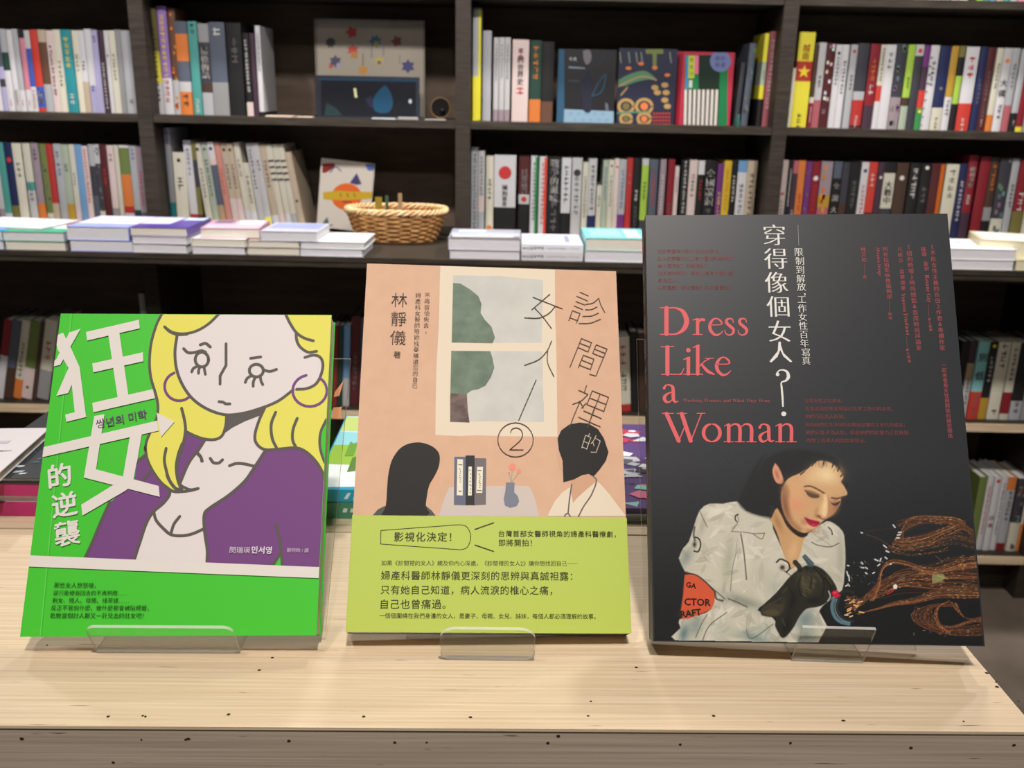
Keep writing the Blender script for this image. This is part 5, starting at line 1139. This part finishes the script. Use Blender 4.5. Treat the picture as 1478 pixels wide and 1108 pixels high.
# blouse, left side then right side
cvs.frame(0, 0, 1)
bl = c5([(213, 590), (235, 540), (265, 505), (290, 430), (320, 345), (370, 310), (440, 310), (515, 298), (560, 345), (640, 372), (690, 380), (700, 440), (745, 540), (785, 640), (815, 690), (760, 720), (715, 770), (650, 830), (620, 860), (690, 890), (740, 960), (760, 1010), (810, 960), (860, 860), (929, 850), (929, 1032), (215, 1034), (222, 950), (216, 905), (330, 880), (380, 850), (396, 770), (340, 715), (290, 680), (245, 660)])
cvs.poly(bl, (196, 190, 172), k=2)
br = c6([(185, 470), (215, 440), (260, 410), (310, 376), (350, 388), (390, 425), (400, 470), (404, 560), (398, 640), (388, 708), (340, 750), (290, 790), (262, 840), (240, 892), (150, 960), (0, 972), (0, 940), (150, 800), (130, 640), (165, 560)])
cvs.poly(br, (196, 190, 174), k=2)
snap = cvs.a.copy(); msk = (cvs.a.mean(2) > 150)
cvs.frame(*K5)
for _ in range(330):       # leaf pattern of the cloth
    x, y = rnd.uniform(225, 1340), rnd.uniform(310, 1020); a = rnd.uniform(0, 6.28); L = rnd.uniform(24, 64)
    c = rnd.choice([(216, 210, 196), (206, 198, 184), (172, 168, 150), (160, 156, 140), (188, 180, 166)])
    dx, dy = L*math.cos(a), L*math.sin(a); nx, ny = -dy*.24, dx*.24
    cvs.poly([(x-dx, y-dy), (x+nx, y+ny), (x+dx, y+dy), (x-nx, y-ny)], c, .62, .6, 3)
    cvs.line([(x-dx, y-dy), (x+dx, y+dy)], 2, (216, 212, 198), .4)
for x, y, rx, ry, c, al, ro in ((250, 590, 30, 60, (120, 132, 126), .7, .5), (335, 420, 16, 60, (150, 146, 130), .5, .2), (470, 600, 30, 110, (150, 150, 132), .55, .1), (560, 560, 22, 120, (214, 208, 192), .5, 0), (400, 340, 60, 20, (222, 216, 200), .6, -.1), (640, 700, 60, 60, (176, 174, 156), .5, 0),
        (560, 820, 120, 30, (110, 116, 104), .7, .35), (300, 940, 40, 60, (112, 128, 124), .7, .3), (240, 980, 26, 50, (80, 104, 110), .8, .2), (430, 960, 50, 60, (156, 162, 150), .5, .5), (600, 1000, 90, 26, (100, 122, 122), .7, .3), (650, 960, 40, 40, (130, 146, 142), .5, 0), (880, 900, 40, 60, (96, 112, 110), .5, 0), (870, 1000, 50, 40, (90, 112, 114), .6, 0), (600, 860, 50, 30, (190, 188, 170), .5, 0)):
    cvs.blob(x, y, rx, ry, c, al, ro)
cvs.frame(*K6)
for x, y, rx, ry, c, al, ro in ((330, 400, 40, 16, (220, 214, 196), .5, .3), (380, 560, 20, 120, (150, 146, 132), .5, 0), (230, 520, 40, 60, (206, 202, 186), .5, 0), (330, 640, 50, 60, (178, 176, 158), .5, 0), (60, 560, 40, 60, (204, 198, 182), .5, 0), (200, 860, 40, 50, (110, 130, 128), .7, .2), (60, 700, 30, 50, (150, 156, 146), .5, .4)):
    cvs.blob(x, y, rx, ry, c, al, ro)
cvs.a = np.where(msk[..., None], cvs.a, snap)
cvs.frame(*K5)
for q, w in (([(533, 465), (550, 570), (562, 700)], 7), ([(485, 452), (560, 458), (600, 464), (655, 462)], 4), ([(596, 466), (640, 492), (655, 462)], 4), ([(485, 452), (520, 400), (515, 370)], 3), ([(250, 660), (330, 700), (450, 800)], 6), ([(470, 800), (520, 820), (565, 842)], 7), ([(480, 760), (490, 640), (510, 560)], 3), ([(330, 1030), (370, 940), (460, 870)], 5), ([(560, 960), (590, 1005), (700, 930)], 4), ([(320, 345), (345, 400), (360, 430)], 4), ([(300, 1000), (330, 930), (360, 880)], 4)): cvs.line(q, w, (70, 68, 60), .75)
for x, y, r in ((308, 520, 26),): cvs.line([(x-14, y-38), (x+8, y-30), (x+18, y), (x+6, y+36), (x-16, y+34)], 7, (34, 32, 32)); cvs.blob(x-14, y, 9, 14, (34, 32, 32), .95)
cvs.line([(295, 430), (290, 470), (296, 500)], 10, (70, 70, 76), .8); cvs.line([(520, 365), (506, 372), (504, 390), (512, 402)], 6, (40, 36, 36))
# arm band
cvs.poly([(243, 676), (290, 674), (340, 708), (398, 768), (385, 845), (340, 872), (228, 902), (235, 780)], (204, 84, 52), 1, 1.2, 3)
cvs.blob(260, 880, 40, 20, (150, 60, 44), .5); cvs.line([(245, 668), (300, 676), (350, 712), (400, 765)], 6, (30, 28, 26), .9); cvs.line([(400, 770), (408, 800), (440, 810)], 10, (40, 40, 38), .7)
# hair behind, neck, face
cvs.frame(0, 0, 1)
cvs.poly(c6([(-20, 130), (10, 80), (60, 50), (120, 30), (200, 30), (270, 42), (340, 66), (390, 110), (414, 190), (408, 215), (395, 190), (380, 150), (330, 110), (260, 90), (200, 140), (100, 230), (95, 330), (40, 365)]) + c5([(690, 385), (620, 368), (560, 345), (520, 300), (540, 240), (600, 120), (660, 60)]), HAIR, 1, 4, 2)
cvs.frame(*K6)
cvs.poly([(40, 370), (75, 310), (120, 380), (170, 440), (215, 440), (200, 470), (188, 520), (165, 585), (142, 606), (115, 560), (92, 500), (70, 430)], (196, 152, 106), 1, 1.2, 3)
cvs.blob(150, 520, 26, 60, (216, 176, 128), .7, .3); cvs.blob(75, 380, 14, 50, (150, 104, 70), .6, -.4)
cvs.poly([(70, 305), (95, 350), (120, 400), (160, 440), (195, 455), (222, 438), (180, 425), (140, 395), (105, 340), (88, 280)], (34, 24, 20), .95, 1.2, 3)
cvs.poly([(232, 108), (270, 84), (320, 88), (358, 112), (384, 140), (393, 165), (382, 185), (396, 205), (412, 236), (408, 250), (384, 262), (378, 292), (358, 325), (332, 350), (305, 368), (288, 382), (262, 408), (215, 432), (180, 426), (140, 397), (108, 345), (92, 280), (96, 215), (128, 168), (185, 142)], SKIN, 1, 1.2, 3)
cvs.poly([(62, 94), (50, 125), (54, 160), (70, 190), (95, 195), (104, 182), (96, 150), (80, 115)], (214, 148, 116), 1, 1.2, 3); cvs.blob(72, 150, 8, 24, (150, 84, 66), .6, -.3)
for x, y, rx, ry, c, al, ro in ((310, 150, 62, 44, SKL, .95, .3), (250, 160, 50, 30, (226, 192, 146), .6, -.4), (165, 240, 44, 60, (216, 164, 120), .7, 0), (165, 300, 40, 34, (220, 140, 106), .6, 0), (300, 300, 14, 46, (232, 200, 156), .8, .35), (295, 340, 20, 14, (226, 186, 142), .7, 0), (225, 405, 34, 14, (228, 184, 138), .6, .2),
        (112, 300, 14, 70, (130, 84, 56), .75, -.2), (250, 250, 34, 16, (176, 132, 92), .8, .3), (355, 280, 22, 18, (150, 108, 76), .8, -.2), (350, 322, 18, 24, (164, 116, 80), .7, .5), (272, 352, 14, 8, (120, 70, 50), .9, .3), (262, 330, 10, 22, (178, 128, 92), .6, .3), (200, 380, 14, 16, (180, 120, 88), .6, 0), (100, 200, 10, 30, (90, 60, 44), .6, .3), (395, 240, 12, 14, (190, 150, 110), .5, 0), (385, 130, 14, 30, (150, 112, 80), .5, -.3)):
    cvs.blob(x, y, rx, ry, c, al, ro)
cvs.poly([(318, 246), (338, 290), (352, 322), (346, 346), (318, 362), (302, 366), (314, 340), (318, 300)], (176, 124, 86), .7, 2, 3)
cvs.poly([(296, 246), (308, 250), (316, 300), (312, 345), (298, 352), (292, 330), (300, 290)], (238, 206, 160), .7, 2, 3)
cvs.line([(276, 352), (286, 364), (304, 366)], 5, (110, 62, 44), .8); cvs.poly([(96, 215), (118, 200), (132, 240), (128, 300), (150, 370), (190, 410), (180, 428), (140, 397), (108, 345), (92, 280)], (132, 88, 60), .55, 4, 3)
cvs.blob(240, 424, 30, 10, (150, 104, 72), .6, .2); cvs.blob(215, 372, 10, 20, (170, 112, 80), .5, .2); cvs.blob(362, 300, 14, 20, (120, 82, 58), .6, .2)
cvs.line([(205, 208), (232, 206), (262, 218), (300, 240)], 8, (84, 62, 46), .8); cvs.line([(336, 262), (362, 266), (400, 256)], 8, (84, 62, 46), .8)
cvs.poly([(206, 226), (240, 238), (276, 252), (272, 262), (250, 264), (224, 254)], (70, 50, 40), .8, 1, 3); cvs.blob(240, 232, 26, 8, (170, 122, 86), .6, .35); cvs.line([(206, 226), (240, 234), (276, 248)], 4, (110, 80, 60), .8); cvs.poly([(330, 284), (352, 290), (378, 278), (368, 296), (346, 300)], (58, 42, 34), .85, 1, 3)
cvs.line([(216, 214), (250, 226), (280, 240)], 3, (226, 196, 156), .6); cvs.line([(338, 275), (360, 280), (378, 272)], 3, (220, 186, 144), .6)
cvs.poly([(203, 356), (222, 364), (245, 370), (270, 376), (280, 384), (264, 400), (245, 402), (222, 388)], (164, 26, 58), 1, 1, 3); cvs.line([(206, 360), (240, 380), (278, 384)], 3, (110, 14, 36), .9); cvs.blob(248, 394, 14, 4, (220, 80, 110), .6, .1)
for i in range(36):      # strands
    x = 100+rnd.uniform(-40, 290); cvs.line([(x, 60+abs(x-230)*.2), (x-rnd.uniform(-8, 30), 85+abs(x-230)*.25+rnd.uniform(0, 20))], 2, (40, 38, 40), .35)
for a_, b_ in (((232, 108), (210, 128)), ((262, 84), (240, 108)), ((300, 84), (296, 100)), ((345, 98), (340, 112)), ((372, 118), (366, 134)), ((388, 150), (380, 160)), ((205, 134), (186, 150))): cvs.line([a_, b_], 6, HAIR, .8)
# collar and flowers right side
cvs.line([(240, 478), (270, 492), (330, 500), (372, 482)], 5, (70, 66, 60), .7); cvs.line([(250, 440), (300, 470), (340, 500)], 3, (120, 116, 104), .6); cvs.line([(320, 405), (335, 420), (340, 440)], 6, (40, 38, 36), .8)
cvs.line([(70, 575), (86, 560), (108, 566), (128, 580), (132, 605), (118, 622)], 7, (36, 34, 34)); cvs.blob(98, 600, 11, 11, (30, 28, 28), 1); cvs.line([(105, 615), (125, 630), (145, 645)], 4, (40, 38, 36), .8)
# gloves
cvs.poly([(-10, 812), (10, 780), (48, 748), (90, 700), (120, 660), (160, 622), (205, 594), (245, 588), (290, 606), (325, 640), (352, 680), (362, 712), (340, 745), (300, 778), (262, 792), (215, 800), (180, 838), (155, 885), (120, 930), (96, 940), (78, 915), (62, 880), (66, 846), (30, 838), (0, 832)], (38, 36, 30), 1, 1.2, 3)
for x, y, rx, ry, c, al, ro in ((215, 680, 38, 56, (84, 78, 54), .6, -.3), (190, 640, 24, 30, (70, 66, 48), .5, 0), (270, 650, 20, 50, (60, 56, 42), .5, -.5), (40, 800, 40, 24, (64, 58, 42), .7, -.5), (100, 780, 14, 40, (74, 68, 50), .4, .2), (120, 880, 20, 50, (16, 16, 15), .7, .3), (250, 760, 40, 16, (18, 18, 16), .7, 0), (150, 760, 20, 50, (20, 20, 17), .6, .3)): cvs.blob(x, y, rx, ry, c, al, ro)
for i in range(16): x, y = 190+rnd.uniform(0, 60), 620+rnd.uniform(0, 110); cvs.line([(x, y), (x+rnd.uniform(6, 22), y+rnd.uniform(4, 16))], 3, (120, 112, 76), .45)
cvs.poly([(-8, 812), (10, 786), (46, 776), (90, 780), (104, 800), (84, 832), (50, 838), (10, 832)], (62, 56, 40), .8, 1.5, 3); cvs.poly([(0, 820), (30, 806), (70, 806), (80, 826), (40, 834)], (84, 76, 54), .6, 1.5, 3)
for q in ([(186, 640), (176, 690), (190, 740)], [(252, 606), (286, 640), (300, 690), (290, 740)], [(210, 600), (240, 640), (232, 700)], [(300, 650), (330, 690), (340, 720)], [(130, 700), (150, 740), (140, 790)]): cvs.line(q, 6, (16, 15, 13), .7, 1.5)
for q in ([(198, 650), (196, 690), (206, 720)], [(226, 620), (250, 660), (248, 700)], [(262, 626), (288, 668)], [(310, 640), (336, 680)], [(100, 720), (120, 700)], [(96, 850), (110, 880)]): cvs.line(q, 7, (92, 86, 60), .5, 2)
cvs.line([(30, 780), (70, 760), (95, 745)], 4, (90, 84, 60), .5)
cvs.poly([(193, 548), (208, 535), (252, 580), (246, 596), (226, 596)], (66, 80, 88), 1, 1, 1); cvs.line([(204, 544), (244, 586)], 3, (120, 134, 140), .7); cvs.line([(160, 575), (178, 596), (184, 612)], 24, (30, 28, 26), .9)
cvs.line([(322, 715), (330, 740), (318, 762)], 7, (170, 176, 176), .9); cvs.poly([(336, 722), (350, 710), (372, 718), (380, 738), (364, 748), (346, 742)], (196, 26, 54), 1, 1, 3); cvs.blob(352, 722, 7, 4, (240, 120, 140), .7)
cvs.line([(376, 725), (410, 712), (440, 722)], 12, (36, 44, 34), .9)
# coils and wires
def wire(pts, w, c, al):
    cvs.line(pts, w, c, al, .5, 4)
    if rnd.random() < .55:           # bright glints along the strand
        sm = smooth([tuple(p) for p in pts], 14)
        for _ in range(5):
            k = rnd.randrange(len(sm)-1); cvs.line([sm[k], sm[k+1]], w, rnd.choice([(240, 206, 146), (226, 170, 104), (214, 140, 84)]), .6, .5, 1)
WC = [(124, 66, 38), (148, 86, 50), (90, 50, 34), (176, 124, 76), (64, 40, 32), (130, 70, 42), (30, 24, 22), (30, 24, 22), (26, 22, 21)]
U = rnd.uniform
for i in range(60):      # upper coils
    t = U(0, 1); y0 = 350+t*30; wire([(660+U(-10, 50), y0+24), (760, y0+U(-3, 3)), (850, y0+U(-3, 3)), (930, y0+6), (975, y0+26), (950, y0+50)], 2, rnd.choice(WC), .5)
for i in range(80):
    t = U(0, 1); a = U(-6, 6); wire([(610+60*t, 500-50*t), (690, 515-60*t+a), (780, 500-60*t+a), (880, 455-50*t+a), (960, 415-40*t)], 2, rnd.choice(WC), .45)
for i in range(26):
    t = U(0, 1); wire([(930+U(0, 60), 370+20*t), (980, 390+30*t), (1030, 425+30*t), (1055, 450+30*t)], 2, rnd.choice(WC), .5)
for i in range(22): t = U(0, 1); wire([(600, 500+20*t), (700, 530+12*t), (800, 530+6*t), (900, 500+20*t)], 1.8, rnd.choice(WC), .4)
for i in range(150):     # main bundle
    t = U(-1, 1); s_ = U(0, 1); ym = 660+64*t*s_; e_ = U(-10, 10)
    wire([(400+U(0, 60), 765+U(-30, 55)), (470+20*s_, 762-12*t+e_*.5), (560+30*s_, 705+34*t+e_), (680, ym+e_), (820, ym-6+16*t), (930, ym-16+46*t+e_), (1070, 645+100*t)], rnd.choice([1.8, 2.4, 3.2]), rnd.choice(WC), .6)
for i in range(9):
    a = U(0, 24); wire([(520+a, 760), (550+a, 690), (580, 600+a), (620, 562+a), (690, 566+a), (760, 590+a), (840, 620)], 2.6, rnd.choice(WC[:6]), .8)
for i in range(70):
    t = U(0, 1); b = U(-14, 14); wire([(620+60*t, 505-40*t), (670+30*t, 440-60*t+b), (760, 385-20*t+b), (870, 365+20*t+b), (960, 380+30*t), (1000+50*t, 410+40*t)], 1.6, rnd.choice(WC), .4)
for i in range(40):
    t = U(0, 1); b = U(-10, 10); wire([(660, 480+40*t), (760, 470+50*t+b), (860, 450+50*t+b), (950, 430+60*t), (1040, 460+60*t)], 1.6, rnd.choice(WC), .4)
for i in range(50):
    t = U(0, 1); wire([(740+120*t, 790+20*t), (730+120*t, 850), (790+100*t, 890-10*t), (880+60*t, 905-30*t), (980+30*t, 880-30*t), (1075, 850-20*t)], 1.6, rnd.choice(WC), .45)
for i in range(50): t = U(0, 1); wire([(760, 590+40*t), (850, 600+30*t), (950, 565+40*t), (1065, 530+70*t)], 2, rnd.choice(WC), .5)
for i in range(50): t = U(0, 1); wire([(460, 825), (560, 795+8*t), (640, 765+20*t), (740, 745+30*t), (850, 700+50*t), (960, 690+60*t), (1070, 700+50*t)], 2.4, rnd.choice(WC), .5)
for i in range(70):      # lower coil
    t = U(0, 1); wire([(900+30*t, 770+20*t), (800+30*t, 785+10*t), (722+110*t, 820+24*t), (735+100*t, 862+4*t), (800+60*t, 900-14*t), (900, 925-36*t), (1000, 932-50*t), (1075, 930-60*t)], 2, rnd.choice(WC[:3]+WC[4:]), .5)
for i in range(40): t = U(0, 1); wire([(905+40*t, 765+10*t), (930+30*t, 800+10*t), (980+10*t, 840+6*t), (1080, 880-30*t)], 2, rnd.choice(WC), .45)
for i in range(12): t = i/12; wire([(905, 762), (850+12*t, 790), (832+20*t, 830), (850+20*t, 880), (900+10*t, 915)], 2.2, rnd.choice(WC[:6]), .6)
for i in range(40): x, y = rnd.choice([(U(720, 1060), U(905, 932)), (U(760, 960), U(352, 376)), (U(900, 1060), U(700, 750))]); cvs.line([(x, y), (x+7, y)], 2, (230, 206, 160), .55)
cvs.line([(348, 752), (338, 790), (350, 835), (378, 862), (420, 874)], 17, (84, 112, 124), 1); cvs.line([(362, 752), (352, 790), (364, 830), (392, 856), (425, 866)], 4, (150, 176, 184), .8); cvs.line([(372, 745), (362, 790), (374, 825), (400, 852), (440, 862)], 10, (40, 52, 58), .9)
for i in range(22): x, y = 400+rnd.uniform(0, 70), 760+rnd.uniform(0, 80); wire([(x, y), (x+rnd.uniform(8, 24), y+rnd.uniform(-12, 6))], 4, rnd.choice([(226, 200, 160), (150, 90, 56), (110, 140, 120), (240, 220, 190), (180, 120, 70)]), .8)
cvs.poly([(822, 632), (880, 630), (886, 650), (872, 668), (824, 680)], (140, 142, 92), .85, 1, 1); cvs.line([(850, 640), (900, 655)], 4, (190, 190, 120), .6)
cvs.poly([(634, 686), (648, 680), (656, 690), (650, 706), (636, 702)], (226, 222, 210), 1, .8, 1); cvs.line([(640, 706), (630, 716), (606, 728)], 5, (200, 40, 46), .9); cvs.line([(658, 665), (690, 650)], 4, (90, 130, 110), .8)
for x, y, dx, dy in ((478, 430, 8, 3), (634, 394, 10, 12), (660, 430, 14, 0), (655, 443, 14, -2), (650, 457, 14, 0), (588, 492, 14, 12), (600, 520, 14, 6), (595, 550, 10, 8), (545, 560, 16, 8), (560, 592, 10, -8), (480, 575, 8, 8), (500, 600, 10, 6), (536, 628, 8, -4), (412, 590, 8, 2), (410, 620, 6, 20), (420, 640, 2, 24), (404, 690, 8, -4), (415, 680, 8, 10), (500, 625, 8, 6), (480, 600, 12, 2), (620, 585, 6, -3), (570, 570, 6, -14)): cvs.line([(x, y), (x+dx, y+dy)], 6, (226, 228, 226), .95)
for i in range(36): x, y = rnd.uniform(410, 600), rnd.uniform(560, 690); cvs.line([(x, y), (x+rnd.uniform(-10, 10), y+rnd.uniform(-6, 6))], 2.4, rnd.choice([(120, 122, 122), (180, 180, 176), (80, 70, 64)]), .7)
cvs.line([(480, 430), (560, 418), (640, 410)], 2, (80, 56, 44), .7); cvs.line([(500, 438), (560, 460), (610, 490), (640, 520)], 3, (110, 74, 54), .7); cvs.line([(840, 545), (860, 560), (872, 580)], 3, (120, 90, 60), .8)
cvs.frame(0, 0, 1)
nrs = np.random.RandomState(3); cvs.a = np.clip(cvs.a + nrs.normal(0, 2.2, cvs.a.shape[:2])[..., None], 8, 255)
# to mesh
H_, W_ = cvs.H, cvs.W; co = np.zeros((H_, W_, 3)); ok = np.ones((H_, W_), bool)
gx = cvs.x0+(np.arange(W_)+.5)/cvs.k; gy = cvs.y0+(np.arange(H_)+.5)/cvs.k
Mn = np.array(MC); n_ = np.array(KS.n); O_ = np.array(KS.O)-np.array(CAM)
R_ = np.stack([(gx[None, :]-CX)/F*np.ones((H_, 1)), -(gy[:, None]-CY)/F*np.ones((1, W_)), -np.ones((H_, W_))], -1) @ Mn.T
P_ = R_*((O_@n_)/(R_@n_))[..., None]-O_
co[..., 0] = P_@np.array(KS.u); co[..., 1] = P_@np.array(KS.v); co[..., 2] = .0002
ok = (co[..., 0] > .0006) & (co[..., 0] < KS.w-.0006) & (co[..., 1] > .0006) & (co[..., 1] < KS.h)
I = np.arange(H_*W_).reshape(H_, W_); q = np.stack([I[1:, :-1], I[1:, 1:], I[:-1, 1:], I[:-1, :-1]], -1)
fk = (ok[1:, :-1] & ok[1:, 1:] & ok[:-1, 1:] & ok[:-1, :-1]); q = q[fk].reshape(-1, 4)
used, inv = np.unique(q, return_inverse=True); q = inv.reshape(-1, 4); vv = co.reshape(-1, 3)[used]; cc = cvs.a.reshape(-1, 3)[used]/255
cc = np.where(cc <= .04045, cc/12.92, ((cc+.055)/1.055)**2.4)
me = bpy.data.meshes.new('cover_photograph'); me.vertices.add(len(vv)); me.vertices.foreach_set('co', vv.ravel())
me.loops.add(q.size); me.loops.foreach_set('vertex_index', q.ravel()); me.polygons.add(len(q)); me.polygons.foreach_set('loop_start', np.arange(0, q.size, 4)); me.polygons.foreach_set('loop_total', np.full(len(q), 4)); me.update()
at = me.color_attributes.new('print_colour', 'FLOAT_COLOR', 'POINT'); at.data.foreach_set('color', np.concatenate([cc, np.ones((len(cc), 1))], 1).ravel())
pm = bpy.data.materials.new('printed_photograph'); pm.use_nodes = True; nt = pm.node_tree; an = nt.nodes.new('ShaderNodeAttribute'); an.attribute_name = 'print_colour'
nt.links.new(an.outputs['Color'], nt.nodes['Principled BSDF'].inputs['Base Color']); nt.nodes['Principled BSDF'].inputs['Roughness'].default_value = .42; nt.nodes['Principled BSDF'].inputs['Specular IOR Level'].default_value = .3
me.materials.append(pm); o = bpy.data.objects.new('cover_photograph', me); COL.objects.link(o); o.parent = KB; o['label'] = 'printed photograph of a woman in gloves wiring cables'
p = Print(KS); p.z = .0003; p.frame(*K5); OK_ = (36, 26, 22)
p.text('GA', (250, 738), (300, 748), OK_, bold=.03); p.text('CTOR', (243, 832), (376, 836), OK_, bold=.03); p.text('RAFT', (226, 896), (330, 884), OK_, bold=.03)
p.build('arm_band_lettering', KB)
